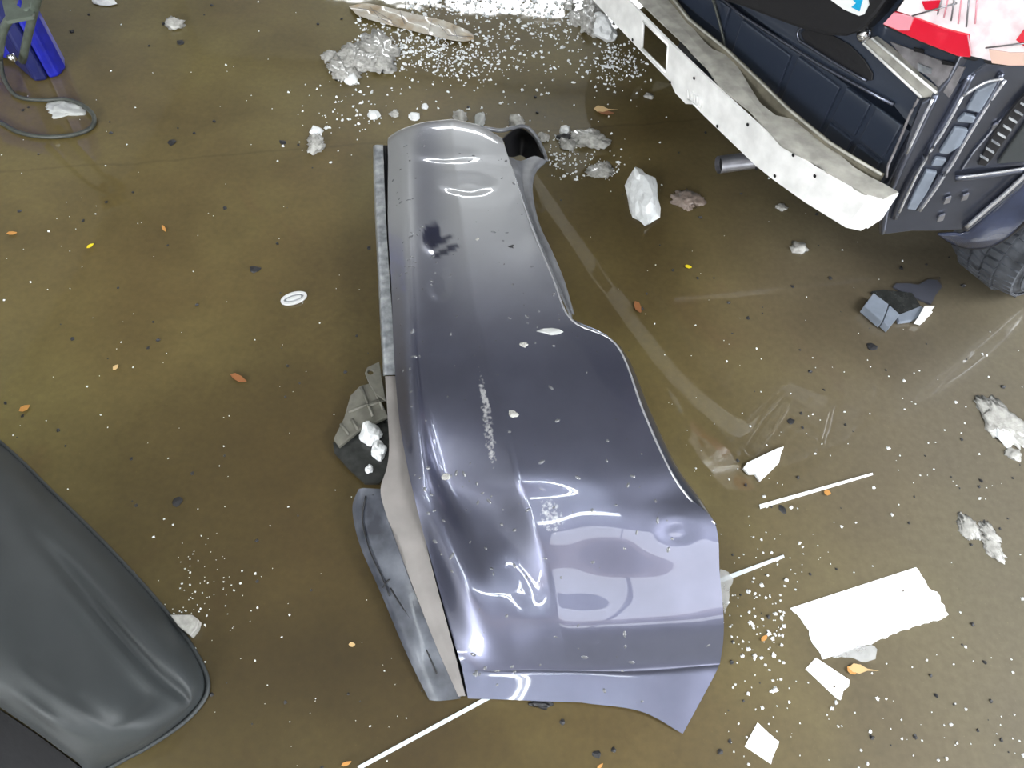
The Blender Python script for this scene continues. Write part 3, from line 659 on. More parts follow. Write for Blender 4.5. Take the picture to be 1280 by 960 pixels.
# rear body panel behind the beam
RP = lambda x, y, t=.15: carp(x, y, (0, 1, 0, t))
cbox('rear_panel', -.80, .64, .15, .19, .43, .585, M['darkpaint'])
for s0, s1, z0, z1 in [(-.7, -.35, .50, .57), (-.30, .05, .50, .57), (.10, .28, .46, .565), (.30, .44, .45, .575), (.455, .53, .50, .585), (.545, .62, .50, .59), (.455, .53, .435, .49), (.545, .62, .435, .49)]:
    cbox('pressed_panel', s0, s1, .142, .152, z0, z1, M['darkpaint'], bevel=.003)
# upper panel between beam space and lamp
def cplate(name, px, pl_, m, parent=car, thick=.006, holes=(), off=0.0, bevel=0.0):
    nn = np.array(pl_[:3]); q = (pl_[0], pl_[1], pl_[2], pl_[3]+off)
    return plate(name, px, 0, m, parent, holes, thick, fn=lambda x, y: wcar(carp(x, y, q)), bevel=bevel)
UP = (0, -1, 0, -.15)
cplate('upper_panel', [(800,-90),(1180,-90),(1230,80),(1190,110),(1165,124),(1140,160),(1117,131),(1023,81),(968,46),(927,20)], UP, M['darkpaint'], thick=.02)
edge_px = [(870,-30),(927,19),(968,45),(1023,80),(1070,106),(1117,131)]
tube('panel_edge', [wcar(RP(x, y, .143)) for x, y in edge_px], .004, M['carpaint'], car, 6)
cplate('recess_pressing', [(1000,42),(1010,32),(1030,38),(1062,56),(1080,74),(1091,92),(1090,101),(1080,101),(1046,80),(1008,56)], UP, M['black'], off=.004, thick=.004, bevel=.002)
tube('recess_rim', cr([wcar(RP(x, y, .142)) for x, y in [(1003,34),(997,40),(999,50),(1008,56),(1046,80),(1083,101)]], 4), .0035, M['carpaint'], car, 6)
cplate('angled_bracket', [(1077,53),(1090,47),(1110,62),(1128,78),(1148,98),(1170,116),(1168,121),(1152,123),(1126,100),(1100,76)], UP, M['shelf'], off=.02, thick=.018, bevel=.002)
for a, b in [((1079,54),(1152,122)), ((1090,48),(1170,116))]:
    tube('bracket_edge', [wcar(RP(*a, .126)), wcar(RP(*b, .126))], .0028, M['alu'], car, 6)
tube('lamp_wire', cr([wcar(RP(x, y, .13)) for x, y in [(885,-20),(897,20),(904,48),(905,60)]], 5), .0035, M['cable'], car, 6)
cplate('sealant_patch', [(1112,52),(1150,66),(1190,82),(1206,84),(1196,104),(1186,122),(1176,112),(1160,96),(1136,80)], UP, M['dirt'], off=.006, thick=.004)
for x, y, w, h in [(1148,62,12,5), (1184,78,14,5), (1155,84,16,10)]:
    cplate('clip_slot', [(x-w/2, y-h/2), (x+w/2, y+h*.2), (x+w/2, y+h*.9), (x-w/2, y+h/2)], UP, M['blackgap'] if h < 8 else M['trim'], off=.012, thick=.004)
bp_ = RP(1080, 43, .125); b_, bf = chunk_vf(3, .030, .030, .030, 2, 0.0, base=.9)
obj('bump_stop', [Vector(wcar(bp_))+p-Vector((0, 0, .015)) for p in b_], bf, M['chrome'], car)
# tailgate lower corner
TG = (0, -1, 0, -.10)
tg = cplate('tailgate', [(700,-200),(880,-8),(905,2),(930,10),(960,22),(1000,37),(1030,45),(1055,46),(1075,39),(1092,22),(1110,-2),(1135,-60),(1180,-200)], TG, M['black'], thick=.05, bevel=.012)
cplate('tailgate_sticker', [(1030,-6),(1084,-6),(1086,6),(1080,18),(1074,20),(1055,12)], TG, M['sticker_w'], tg, off=.003, thick=.002)
cplate('tailgate_sticker', [(1064,-2),(1080,-6),(1076,6),(1074,14),(1064,9),(1070,4)], TG, M['sticker_b'], tg, off=.006, thick=.002)
# tail lamp
LP = (.25, -.968, 0, -.02); 
def lp_d(): 
    p = carp(1102, 32, (0, 1, 0, .10)); return .25*p[0]-.968*p[1]
LP = (.25, -.968, 0, lp_d())
lamp = cplate('tail_lamp', [(1102,33),(1128,0),(1150,-40),(1340,-60),(1340,72),(1290,84),(1262,84),(1240,82),(1200,74),(1150,54)], LP, M['black'], off=0, thick=.06, bevel=.004)
cplate('clear_lens', [(1130,0),(1152,-38),(1338,-58),(1338,60),(1262,78),(1236,76),(1212,70),(1211,44),(1180,36),(1150,24),(1120,14)], LP, M['lens'], lamp, off=.006, thick=.006, bevel=.002)
cplate('red_lens', [(1104,31),(1117,15),(1148,23),(1180,35),(1212,43),(1213,72),(1198,71),(1150,52)], LP, M['red'], lamp, off=.008, thick=.008, bevel=.002)
cplate('pale_lens_corner', [(1104,30),(1117,16),(1142,22),(1136,38),(1124,38)], LP, M['pink'], lamp, off=.012, thick=.004)
cplate('red_lens', [(1270,50),(1300,10),(1330,10),(1330,64),(1290,66)], LP, M['red'], lamp, off=.011, thick=.005)
cplate('red_lens', [(1152,2),(1176,0),(1172,14),(1156,12)], LP, M['red'], lamp, off=.010, thick=.004)
cplate('amber_lens', [(1236,62),(1262,66),(1300,66),(1330,62),(1330,74),(1290,82),(1262,82),(1240,79)], LP, M['amber'], lamp, off=.010, thick=.005)
for k, (x0, y0, x1, y1) in enumerate([(1178,-4,1172,18),(1186,-6,1180,22),(1194,-8,1189,26),(1203,-10,1198,30),(1212,-10,1208,34),(1222,-8,1219,30),(1140,20,1196,4),(1210,44,1214,68),(1232,60,1300,52)]):
    lo = (LP[0], LP[1], 0, LP[3]+.013)
    tube('lens_rib', [wcar(carp(x0, y0, lo)), wcar(carp(x1, y1, lo))], .0016, M['pink'] if k % 2 else M['pipe'], lamp, 5)
# rear quarter
QP = (.748, -.665, 0, .40)
cplate('quarter_panel', [(1166,122),(1138,172),(1112,226),(1101,240),(1099,291),(1108,293),(1140,289),(1170,289),(1206,287),(1244,255),(1284,220),(1360,120),(1360,60),(1262,78),(1200,70),(1185,100)], QP, M['carpaint'], thick=.02, bevel=.003)
def qtube(name, px, r, m, off=.006, n=4):
    return tube(name, cr([wcar(carp(x, y, (QP[0], QP[1], 0, QP[3]+off))) for x, y in px], n), r, m, car, 8)
qtube('seam_flange', [(1170,118),(1150,160),(1128,206),(1114,240),(1107,268),(1103,291)], .007, M['carpaint'])
qtube('pressed_rib', [(1214,92),(1196,128),(1172,170),(1146,212),(1128,246),(1118,272)], .009, M['carpaint'])
qtube('pressed_rib', [(1252,92),(1238,118),(1222,146),(1204,176),(1186,204),(1166,234),(1146,262)], .006, M['carpaint'])
qtube('sealant_bead', [(1148,124),(1138,142),(1130,162),(1118,190),(1110,208),(1108,222)], .003, M['dirt'], .01)
cplate('edge_strip', [(1163,123),(1152,130),(1140,160),(1130,192),(1133,196),(1148,168)], QP, M['carpaint'], off=.02, thick=.01, bevel=.002)
for q in [[(1222,114),(1248,102),(1240,118),(1224,142),(1208,138)], [(1206,143),(1221,147),(1216,155),(1196,153)], [(1194,160),(1211,163),(1200,184),(1184,194),(1174,192)], [(1170,198),(1184,200),(1178,208),(1164,208)], [(1158,214),(1172,216),(1160,240),(1144,264),(1134,262),(1144,240)]]:
    cplate('pressed_block', q, QP, M['bluegrey'], off=.012, thick=.012, bevel=.003)
cplate('outer_pressing', [(1200,214),(1216,190),(1250,150),(1290,110),(1340,60),(1340,160),(1284,208)], QP, M['carpaint'], off=.008, thick=.01, bevel=.004)
vent = cplate('vent_frame', [(1222,206),(1232,208),(1240,200),(1262,168),(1300,116),(1296,104),(1270,130),(1244,164)], QP, M['black'], off=.016, thick=.01, bevel=.002)
for k in range(9):
    x, y = 1230+k*7.2, 200-k*9.4
    cplate('vent_slat', [(x-5, y-4), (x+5, y+2), (x+6, y), (x-4, y-6)], QP, M['trim'], vent, off=.02, thick=.004)
cplate('vent_cover', [(1246,206),(1262,182),(1300,130),(1320,120),(1320,200)], QP, M['panel'], off=.018, thick=.01, bevel=.004)
qtube('fold_line', [(1194,223),(1236,219),(1284,212)], .007, M['carpaint'], .01)
qtube('arch_edge', [(1206,286),(1230,266),(1256,244),(1290,214),(1330,176)], .009, M['carpaint'], .008)
for x, y in [(1184,252), (1206,248), (1176,274), (1244,160)]:
    cplate('pressed_slot', [(x-5, y+4), (x-2, y-3), (x+6, y-6), (x+3, y+2)], QP, M['pipe'], off=.010, thick=.006, bevel=.001)
for px in ([(1203,121),(1178,166),(1152,208),(1134,244),(1124,266)], [(1257,100),(1240,124),(1222,152),(1206,178),(1190,206),(1170,236),(1150,264)], [(1166,124),(1152,152),(1134,192)], [(1208,284),(1232,263),(1258,241),(1288,213)], [(1198,222),(1238,217),(1284,210)], [(1204,120),(1230,104),(1254,98)]):
    qtube('fold_highlight', px, .0032 if px[0][0] != 1208 else .005, M['highlight_paint'], .021)  # highlights painted along the folds as pale tubes
# wheel arch liner
ln_ = [[carp(x, y, (QP[0], QP[1], 0, QP[3]-o)) for x, y, o in r] for r in [
 [(1172,291,.02),(1180,297,.04),(1190,303,.06)], [(1190,290,.02),(1202,300,.03),(1212,309,.05)], [(1208,288,.02),(1224,298,.02),(1240,306,.04)], [(1244,258,.01),(1254,276,.01),(1264,292,.02)], [(1284,222,.01),(1288,242,.01),(1296,262,.0)], [(1340,170,.0),(1340,190,.0),(1345,205,.0)]]]
LG = net(ln_, 5, 4); cobj('wheel_arch_liner', LG.reshape(-1, 3), grid_faces(*LG.shape[:2], True), M['liner'], thick=.005)
tube('liner_rim', cr([wcar(r[2]) for r in ln_], 5), .006, M['black'], car, 8)
# wheel
WC = (.81, .83, .34); WRAD = .338
def lathe(name, prof, m, parent, cs, ct, cz, n=56, m2=None):
    V, F = [], []; k = len(prof)
    for i in range(n):
        a = 2*math.pi*i/n
        for ds, r in prof: V.append(car_w(cs+ds, ct+r*math.cos(a), cz+r*math.sin(a)))
    for i in range(n):
        for j in range(k-1): F.append((i*k+j, i*k+j+1, ((i+1) % n)*k+j+1, ((i+1) % n)*k+j))
    return obj(name, V, F, m, parent)
def wheel(cs, ct, sg, detail=True):
    w = lathe('wheel', [(-.085*sg, .225), (-.105*sg, .25), (-.112*sg, .285), (-.10*sg, .318), (-.08*sg, .333), (-.03*sg, .338), (.03*sg, .338), (.08*sg, .333), (.10*sg, .318), (.112*sg, .285), (.108*sg, .25), (.09*sg, .225), (.07*sg, .215), (-.06*sg, .21)], M['tyre'], car, cs, ct, .338)
    if detail:
        bl = []
        for i in range(64):
            a = 2*math.pi*i/64
            for s0, s1, sk_ in ((-.098, -.060, .02), (-.055, -.022, -.02), (-.016, .016, .02), (.022, .055, -.02), (.060, .104, .02)):
                vv_ = []
                for r in (.330, .346 if abs(s0) < .06 or abs(s1) < .06 else .338):
                    for s, da in ((s0, -.036), (s1, -.036+sk_), (s1, .036+sk_), (s0, .036)):
                        rr2 = r-(.012 if abs(s) > .09 else 0)
                        vv_.append(car_w(cs+s, ct+rr2*math.cos(a+da), .338+rr2*math.sin(a+da)))
                bl.append((vv_, [(4, 5, 6, 7), (0, 1, 5, 4), (1, 2, 6, 5), (2, 3, 7, 6), (3, 0, 4, 7)]))
        tb = obj('tread_blocks', *join_vf(bl), M['tyre'], w, False); tb['kind'] = 'stuff'
        for rr_ in (.27, .30):
            tube('sidewall_ring', [car_w(cs+.112*sg, ct+rr_*math.cos(a), .338+rr_*math.sin(a)) for a in np.linspace(0, 2*math.pi, 49)], .0025, M['tyre'], w, 5, False)
    lathe('rim', [(.085*sg, .222), (.10*sg, .218), (.09*sg, .20), (.03*sg, .195)], M['alloy'], w, cs, ct, .338)
    for i in range(5):
        a = 2*math.pi*i/5+.3; V = []
        for r, hw in ((.03, .03), (.205, .045)):
            for ds in (.06, .095):
                for q in (-1, 1): V.append(car_w(cs+ds*sg, ct+r*math.cos(a)-q*hw*math.sin(a), .338+r*math.sin(a)+q*hw*math.cos(a)))
        obj('spoke', V, [(0, 1, 3, 2), (4, 6, 7, 5), (0, 4, 5, 1), (2, 3, 7, 6), (0, 2, 6, 4), (1, 5, 7, 3)], M['alloy'], w, False, bevel=.004)
    lathe('hub', [(.10*sg, .001), (.10*sg, .03), (.05*sg, .05)], M['alloy'], w, cs, ct, .338, 20)
    return w
wheel(.815, .82, 1); wheel(-.815, .82, -1, False); wheel(.80, 3.4, 1, False); wheel(-.80, 3.4, -1, False)
# exhaust, underbody and body shell beyond the frame
pp = [carp(898, 206, (0, 0, 1, .27)), carp(950, 199, (0, 0, 1, .275))]; dvec = (pp[1]-pp[0])
ring = tube('exhaust_pipe', [wcar(pp[0]), wcar(pp[0]+dvec*1.0), wcar(pp[0]+dvec*6)], .0235, M['pipe'], car, 18, False)
tube('pipe_mouth', [wcar(pp[0]+dvec*.10), wcar(pp[0]+dvec*.2)], .0195, M['blackgap'], ring, 14)
cbox('underbody', -.72, .66, .40, 4.1, .30, .46, M['black'])
prof = [(.52, .74), (.30, .95), (.30, 1.35), (.62, 1.62), (2.2, 1.66), (3.0, 1.12), (4.0, .98), (4.25, .70), (4.25, .30), (3.85, .28), (3.7, .62), (3.4, .74), (3.1, .62), (2.95, .28), (1.28, .28), (1.14, .60), (.82, .73), (.60, .68)]
for sgn in (-1, 1):
    v, f = fill_poly(prof); V = [(.86*sgn-(.0 if z < .95 else .16*(z-.95)/.7)*sgn, t, z) for t, z, _ in v]
    cobj('body_side', V, f, M['carpaint'], smooth=False, thick=.01, off=0)
n_ = len(prof[:9]); V = []
for t, z in prof[1:9]:
    w2 = .86-(0 if z < .95 else .16*(z-.95)/.7); V += [(-w2, t, z), (w2, t, z)]
cobj('body_top', V, [(2*i, 2*i+1, 2*i+3, 2*i+2) for i in range(7)], M['carpaint'], smooth=False, thick=.01, off=0)
cobj('rear_window', [(-.62, .155, 1.0), (.62, .155, 1.0), (.58, .285, 1.34), (-.58, .285, 1.34)], [(0, 1, 2, 3)], M['carglass'], smooth=False, thick=.006)

# ------------------------------------------------------------------ grey broken clip near the tyre
gp = thing('broken_clip', tuple(at(1125, 385))); tag(gp, 'broken blue grey plastic clip lying in front of the car tyre', 'clip')
plate('clip_block', [(1080,382),(1092,366),(1111,380),(1103,402)], .030, M['bluegrey'], gp, (), .028, bevel=.002)
plate('clip_block', [(1104,402),(1112,381),(1125,393),(1112,409)], .026, M['bluegrey'], gp, (), .024, bevel=.002)
plate('clip_web', [(1090,364),(1104,362),(1140,366),(1152,384),(1126,394),(1112,381)], .012, M['darkbracket'], gp, (), .010)
plate('clip_arm', [(1122,394),(1152,382),(1158,390),(1140,400),(1124,402)], .014, M['bluegrey'], gp, (), .012, bevel=.001)
plate('clip_hook', [(1146,399),(1156,382),(1169,382),(1163,386),(1166,390),(1158,391),(1160,396),(1154,401)], .024, M['alu'], gp, (), .020, bevel=.001)
tag(plate('plastic_flap', [(1117,358),(1120,354),(1136,354),(1148,356),(1160,349),(1172,350),(1178,358),(1170,368),(1164,380),(1146,372),(1130,366)], .007, M['darkflap'], None, (), .006), 'thin dark plastic flap behind the broken blue grey clip', 'plastic')

# ------------------------------------------------------------------ white patches, strips, film
def ragged(pts, amp, n=6, seed=1, sides=None):
    r = random.Random(seed); out = []
    for i in range(len(pts)):
        a, b = np.array(pts[i], float), np.array(pts[(i+1) % len(pts)], float); d = b-a; L = np.linalg.norm(d); nv = np.array([-d[1], d[0]])/L
        m_ = amp if (sides is None or i in sides) else 0.0
        k = max(1, int(L/5)) if m_ else 1
        for q in range(k): out.append(tuple(a+d*q/k+(nv*r.uniform(-m_, m_) if q else 0)))
    return out
big = ragged([(988,760),(1145,709),(1154,722),(1162,736),(1172,740),(1176,752),(1186,768),(1172,776),(1140,784),(1084,806),(1046,820),(1028,824),(1019,808),(1008,784),(1000,772)], 1.6, seed=3, sides={1,2,3,4,5,6,7,8,9,10,11,12,13,14})
tag(plate('white_patch', big, .0022, M['bright_white'], None, ([(1127,736),(1131,737),(1129,741)],), .0015), 'large bright white ragged rectangular patch flat on the wet floor', 'sheet')
tag(plate('white_patch', ragged([(1020,822),(1062,850),(1061,858),(1054,864),(1051,875),(1046,873),(1007,836)], .8, seed=4, sides={1,2,3,4}), .0022, M['bright_white'], None, ([(1040,858),(1044,856),(1045,860)],), .0015), 'small white oblong patch touching the lower corner of the large white patch', 'sheet')
tag(plate('white_patch', ragged([(947,903),(974,927),(968,942),(964,955),(931,933)], .8, seed=5, sides={0,1,2}), .0022, M['bright_white'], None, (), .0015), 'small white square patch at the bottom, right of the bumper tip', 'sheet')
tag(plate('angular_patch', [(929,585),(934,578),(972,560),(980,558),(976,568),(974,578),(960,592),(950,601),(944,592),(936,592)], .010, M['bright_white'], None, (), .008, bevel=.001), 'small white angular patch above the pointed white strip', 'flat_patch')
def thin_strip(name, a, b, w0, w1, lab, m=M['strip'], h=.004):
    a, b = np.array(a, float), np.array(b, float); d = (b-a)/np.linalg.norm(b-a); n = np.array([-d[1], d[0]])
    o = plate(name, [tuple(a+n*w0/2), tuple(a-n*w0/2), tuple((a+b)/2-n*(w0+w1)/4), tuple(b-n*w1/2), tuple(b+n*w1/2), tuple((a+b)/2+n*(w0+w1)/4)], h, m, None, (), .003); tag(o, lab, 'strip'); return o
thin_strip('thin_pale_strip', (448,960), (640,856), 5.0, 5.0, 'long thin pale strip sticking out under the near end of the bumper cover')
thin_strip('thin_pale_strip', (896,727), (980,695), 6.0, 3.5, 'short pale strip sticking out beside the right edge of the bumper cover')
thin_strip('thin_pale_strip', (950,633), (1091,592), 5.0, 2.5, 'pointed white strip lying alone on the floor right of the bumper cover', M['bright_white'])
tag(plate('clear_film', ragged([(900,712),(910,716),(916,724),(911,740),(910,756),(906,768),(902,750),(896,730)], 1, seed=8), .006, M['film'], None, (), .002, warp=.006), 'crumpled clear film against the right edge of the bumper cover', 'film')
tag(plate('clear_film', ragged([(1040,822),(1060,812),(1088,806),(1096,812),(1094,824),(1082,828),(1062,822)], 1.2, seed=9), .004, M['film'], None, (), .0015, warp=.006), 'wrinkled clear film under the lower edge of the large white patch', 'film')
wr_ = thing('wrapper', tuple(at(520, 30))); tag(wr_, 'long crumpled pale wrapper with brown stains at the top of the floor', 'wrapper')
G2 = []
for i, (a, b) in enumerate([((436,8),(446,18)), ((455,4),(462,24)), ((480,8),(488,31)), ((505,14),(514,38)), ((530,20),(540,44)), ((556,26),(566,50)), ((580,36),(584,51)), ((592,43),(592,49))]):
    G2.append([(*(np.array(a)+(np.array(b)-np.array(a))*k/3), .006+.010*((i*3+k*5) % 4)/3) for k in range(4)])
surf('wrapper_skin', G2, M['foil'], wr_, 3, 3, .0015, linear=True)
for pts in [[(462,8),(474,22),(500,34)], [(500,14),(506,30)], [(540,24),(536,40)], [(566,32),(572,48)], [(448,10),(470,14),(490,26)], [(548,30),(560,44),(590,46)]]:
    tube('crease', [at(x, y, .016) for x, y in pts], .0010, M['dirt'], wr_, 5)

# ------------------------------------------------------------------ oval badge
bd = thing('oval_badge', tuple(at(367, 372))); tag(bd, 'silver oval badge ring lying face up left of the bumper cover', 'badge')
def ell(cx, cy, a, b, ang, n=28): return [(cx+a*math.cos(t)*math.cos(ang)-b*math.sin(t)*math.sin(ang), cy+a*math.cos(t)*math.sin(ang)+b*math.sin(t)*math.cos(ang)) for t in np.linspace(0, 2*math.pi, n, endpoint=False)]
plate('badge_ring', ell(367,372,17,7.2,-.28), .008, M['badge'], bd, (ell(367,372,13,4.4,-.28),), .006, bevel=.001)
plate('badge_plate', ell(367,372,13.2,4.6,-.28), .004, M['trim'], bd, (), .003)
plate('badge_bar', ell(367,372,9.5,1.7,-.28), .008, M['badge'], bd, (), .004)

# ------------------------------------------------------------------ ice, slush, leaves, chips
CH = [
 (804,250,36,56,'ice','large white lump of ice beside the car, standing on the floor',.55,.0),
 (752,40,25,24,'ice','bright white ice lump against the bumper beam',.6,.3), (736,30,22,26,'slush','grey ice lump left of the white one by the bumper beam',.6,.0), (721,24,18,14,'slush','flat grey ice plate beside the lumps by the bumper beam',.2,.3), (742,14,26,12,'slush','grey ice piece behind the lumps by the bumper beam',.4,.2), (712,8,12,9,'slush','small round ice piece at the top edge left of the bumper beam',.4,.0),
 (735,176,42,18,'slush','flat grey wedge of ice right of the far bumper end',.3,.0), (709,181,20,10,'slush','low rounded ice piece touching the flat grey wedge',.4,.0), (706,166,13,10,'ice','small pale ice knob above the low rounded piece',.7,.0), (705,173,16,7,'grit','black lump between two ice pieces beside the grey wedge',.5,.0),
 (855,252,28,17,'pinkice','brownish slush patch right of the large white ice lump',.25,.2), (872,251,16,12,'pinkice','rust tinted slush tip of the brownish patch',.25,.2), (849,244,10,8,'pinkice','small slush bit at the left of the brownish patch',.3,.2),
 (472,66,40,42,'slush','largest grey slush heap left of the wrapper',.16,.4), (438,74,30,22,'slush','grey slush heap at the left of the largest one',.3,.1), (430,92,26,24,'slush','grey slush heap at the lower left of the group',.3,.6), (452,80,34,16,'slush','grey slush heap in the middle of the group',.3,.0), (411,72,14,11,'slush','small round slush lump at the far left of the group',.4,.0), (438,100,16,12,'ice','white ice chip at the lower end of the slush group',.4,.5),
 (396,166,16,9,'ice','small white ice bit above a rough grey one',.5,.0), (396,182,18,17,'slush','rough grey ice bit left of the far bumper end',.5,.2),
 (468,145,15,9,'ice','whitish pebble of ice near the far left bumper corner',.4,.3), (493,143,10,7,'slush','tiny ice pebble between two larger ones',.4,.0), (518,147,13,8,'ice','pale ice pebble behind the far bumper edge',.4,.0), (531,134,8,6,'ice','tiny white ice pebble farthest behind the bumper edge',.4,.0), (575,150,16,10,'slush','grey ice bit against the far bumper edge',.7,.0), (600,153,12,14,'clear','clear ice bit at the far bumper edge',.8,.0), (645,154,20,10,'slush','grey ice bit behind the hollow far end of the bumper',.6,.0), (678,174,14,8,'slush','pale ice bit right of the hollow far end',.5,.0),
 (752,214,28,16,'slush','half melted slush patch left of the large white ice lump',.12,.3),
 (1249,524,36,38,'slush','largest glassy slush patch at the right edge',.09,.4), (1254,545,18,18,'ice','white ice tip below the largest slush patch at the right edge',.2,.4), (1266,568,20,10,'slush','small slush bit below the largest patch at the right edge',.2,.0),
 (1211,660,18,22,'slush','slush bit with white rim, left one of the lower pair at the right',.1,.2), (1237,666,14,18,'slush','slush bit, upper right one of the lower pair at the right',.1,.2), (1241,684,18,20,'slush','slush bit below the lower pair at the right',.1,.4),
 (219,32,20,9,'slush','grey ice chip in the upper left quarter',.4,.0), (82,137,32,13,'clear','flat clear ice disc inside the cable loop',.18,.0), (130,2,26,9,'ice','white ice bit at the top edge beside the blue case',.3,.0),
 (999,312,18,11,'slush','small grey chip of ice below the bumper beam end',.35,.2), (977,260,14,6,'slush','thin grey ice sliver under the bumper beam',.3,.0), (811,121,11,5,'slush','small ice sliver below the beam near its opening',.3,.0),
 (464,545,26,24,'ice','white snow clump on the dark bracket tray beside the bumper',.7,.2), (474,565,18,20,'ice','snow clump on the bracket tray next to the trim strip',.7,.2), (462,587,10,10,'ice','small snow bit at the lower end of the bracket tray',.6,.0),
 (676,880,26,10,'black','dark rounded clip under the near end of the bumper cover',.5,.0),
 (1260,20,1,1,None,'',0,0)]
for x, y, w, h, mm, lab, zs, an in CH:
    if mm is None: continue
    z = .022 if 415 < x < 480 and 530 < y < 600 else 0.0
    nm = {'ice': 'ice_lump', 'slush': 'slush_lump', 'pinkice': 'slush_lump', 'clear': 'clear_ice', 'grit': 'black_lump', 'black': 'plastic_clip'}[mm]
    chunk(nm, x, y, w, h, M[mm], lab, 'ice' if mm in ('ice', 'slush', 'pinkice', 'clear') else 'debris', zs, an, None, None, (4 if mm != 'ice' else 3) if w*h > 250 else (3 if mm != 'ice' else 2), .55 if mm != 'ice' else .4, z, flat=(mm == 'ice'), fine=(.35 if mm in ('slush', 'pinkice') else .08))
# lumps stuck on the bumper skin
def skin_z(px, py):
    d2 = (X_-px)**2+(Y_-py)**2; i, j = np.unravel_index(d2.argmin(), d2.shape); return P3[i, j, 2]
for x, y, w, h, mm, lab, an in [(642,519,13,11,'slush','round grey ice crumb stuck on the middle of the bumper skin',0), (558,595,14,12,'slush','grey ice crumb at the lower end of the bumper scoop',.5), (684,416,34,9,'clear','long melted ice streak on the wide part of the bumper skin',.1), (655,432,12,9,'slush','small ice crumb left of the melted streak on the bumper skin',0), (596,300,8,6,'slush','tiny pale ice crumb on the far half of the bumper skin',0), (640,310,9,6,'grit','tiny dark crumb on the far half of the bumper skin',.2)]:
    chunk('ice_crumb' if mm != 'grit' else 'dark_crumb', x, y, w, h, M[mm], lab, 'ice' if mm != 'grit' else 'debris', .35, an, None, None, 2, .6, skin_z(x, y)-.001)
tri = plate('grey_stone', [(212,768),(240,768),(249,775),(246,785),(238,795),(222,782)], .022, M['slush'], None, (), .021, bevel=.002); tag(tri, 'flat triangular grey ice piece beside the dark plastic panel', 'ice')
def leaf(x, y, ln, wd, ang, m, lab, stem=0.0):
    c, s = math.cos(ang), math.sin(ang); f = lambda a, b: (x+a*c-b*s, y+a*s+b*c)
    o = plate('leaf', [f(-ln/2, 0), f(-ln/4, -wd/2), f(ln/8, -wd*.45), f(ln/2, -wd*.1), f(ln/2+stem, 0), f(ln/2, wd*.1), f(ln/8, wd/2), f(-ln/4, wd*.4)], .004, m, None, (), .001, warp=.005)
    tag(o, lab, 'leaf')
leaf(113,308,10,4,-.6,M['leaf_y'],'tiny bright yellow leaf bit on the left floor'); leaf(15,292,13,4,-.1,M['leaf_o'],'tiny orange leaf bit near the left edge, above'); leaf(31,511,15,7,-.5,M['leaf_o'],'orange leaf piece above the dark plastic panel'); leaf(205,286,9,4,1.0,M['leaf_o'],'tiny reddish leaf bit right of the yellow one')
leaf(145,460,9,5,-.8,M['leaf_t'],'tan leaf bit in the middle of the left floor'); leaf(298,473,22,8,.4,M['leaf_b'],'brown shredded leaf left of the bracket'); leaf(751,137,18,8,.05,M['leaf_t'],'pale leaf with a stem below the bumper beam',12); leaf(757,141,20,5,.1,M['leaf_b'],'brown leaf under the pale leaf with a stem')
leaf(955,798,10,6,-.8,M['leaf_o'],'orange leaf chip left of the large white patch'); leaf(1072,836,24,12,.1,M['leaf_t'],'frayed tan leaf under the large white patch',14); leaf(1064,838,14,9,.7,M['leaf_o'],'small orange leaf fragment against the frayed tan leaf'); leaf(1034,616,9,7,.3,M['leaf_o'],'orange bit touching the pointed white strip'); leaf(860,334,9,4,.2,M['leaf_y'],'tiny yellow curl on the floor between bumper and clip'); leaf(797,384,16,8,1.1,M['leaf_b'],'rusty leaf scrap in the reflection beside the bumper'); leaf(433,955,14,5,-.4,M['leaf_o'],'orange bit at the bottom edge left of the long strip'); leaf(750,958,10,4,-.8,M['leaf_o'],'orange bit at the bottom edge right of the long strip'); leaf(440,806,8,6,0,M['leaf_t'],'tiny tan crumb left of the lower skirt')
for x, y, w, h, lab in [(319,337,14,9,'black plastic chip above the oval badge'), (223,627,13,11,'black chip between panel and bracket'), (216,178,9,6,'black bit in the upper left quarter'), (226,54,8,5,'black bit beside the grey ice chip at the upper left'), (354,178,8,6,'black bit left of the small ice bits'), (988,527,9,6,'black bit above the angular white patch'), (978,637,9,11,'black bit with a clear rim under the pointed white strip'), (703,903,6,7,'black speck below the near end of the bumper'), (745,943,10,9,'dark speckled crumb below the bumper tip'), (767,938,6,7,'black speck right of the dark speckled crumb'), (900,940,8,6,'black speck left of the square patch'), (1090,435,14,8,'dark rusty crumb below the broken clip')]:
    chunk('black_chip', x, y, w, h, M['grit'], lab, 'debris', .2, .3, None, None, 1, .6)

# ------------------------------------------------------------------ crumbs of ice: 300 largest one by one, the rest joined
cand = []
def scatter(n, fx, fy, smin, smax, accept=None):
    k = 0
    while k < n:
        x, y = fx(), fy()
        if accept and not accept(x, y): continue
        k += 1; cand.append((x, y, smin+(smax-smin)*RNG.random()**2.5))
def free(x, y):
    if 480 < x < 900 and y > 160 and x < np.interp(y, [160, 200, 400, 430, 655, 915], [680, 682, 716, 772, 895, 905])+4 and x > np.interp(y, [160, 180, 450, 600, 870], [480, 465, 415, 440, 535]) : return False
    if x < 260 and y > np.interp(x, [0, 130, 190, 255], [553, 680, 746, 840])-4: return False
    if x > 740 and y < np.interp(x, [745, 860, 945, 1077, 1170, 1280], [0, 131, 207, 290, 295, 300])+3: return False
    if 980 < x < 1190 and 705 < y < 880 and abs(y-(765-(x-1085)*.32)) < 52: return False
    return True
U_ = RNG.uniform; N_ = RNG.normal
scatter(900, lambda: U_(440, 770), lambda: abs(N_(0, 55)), 1.4, 4.6, lambda x, y: free(x, y) and y < 150 and y > (0 if x > 500 else 20))
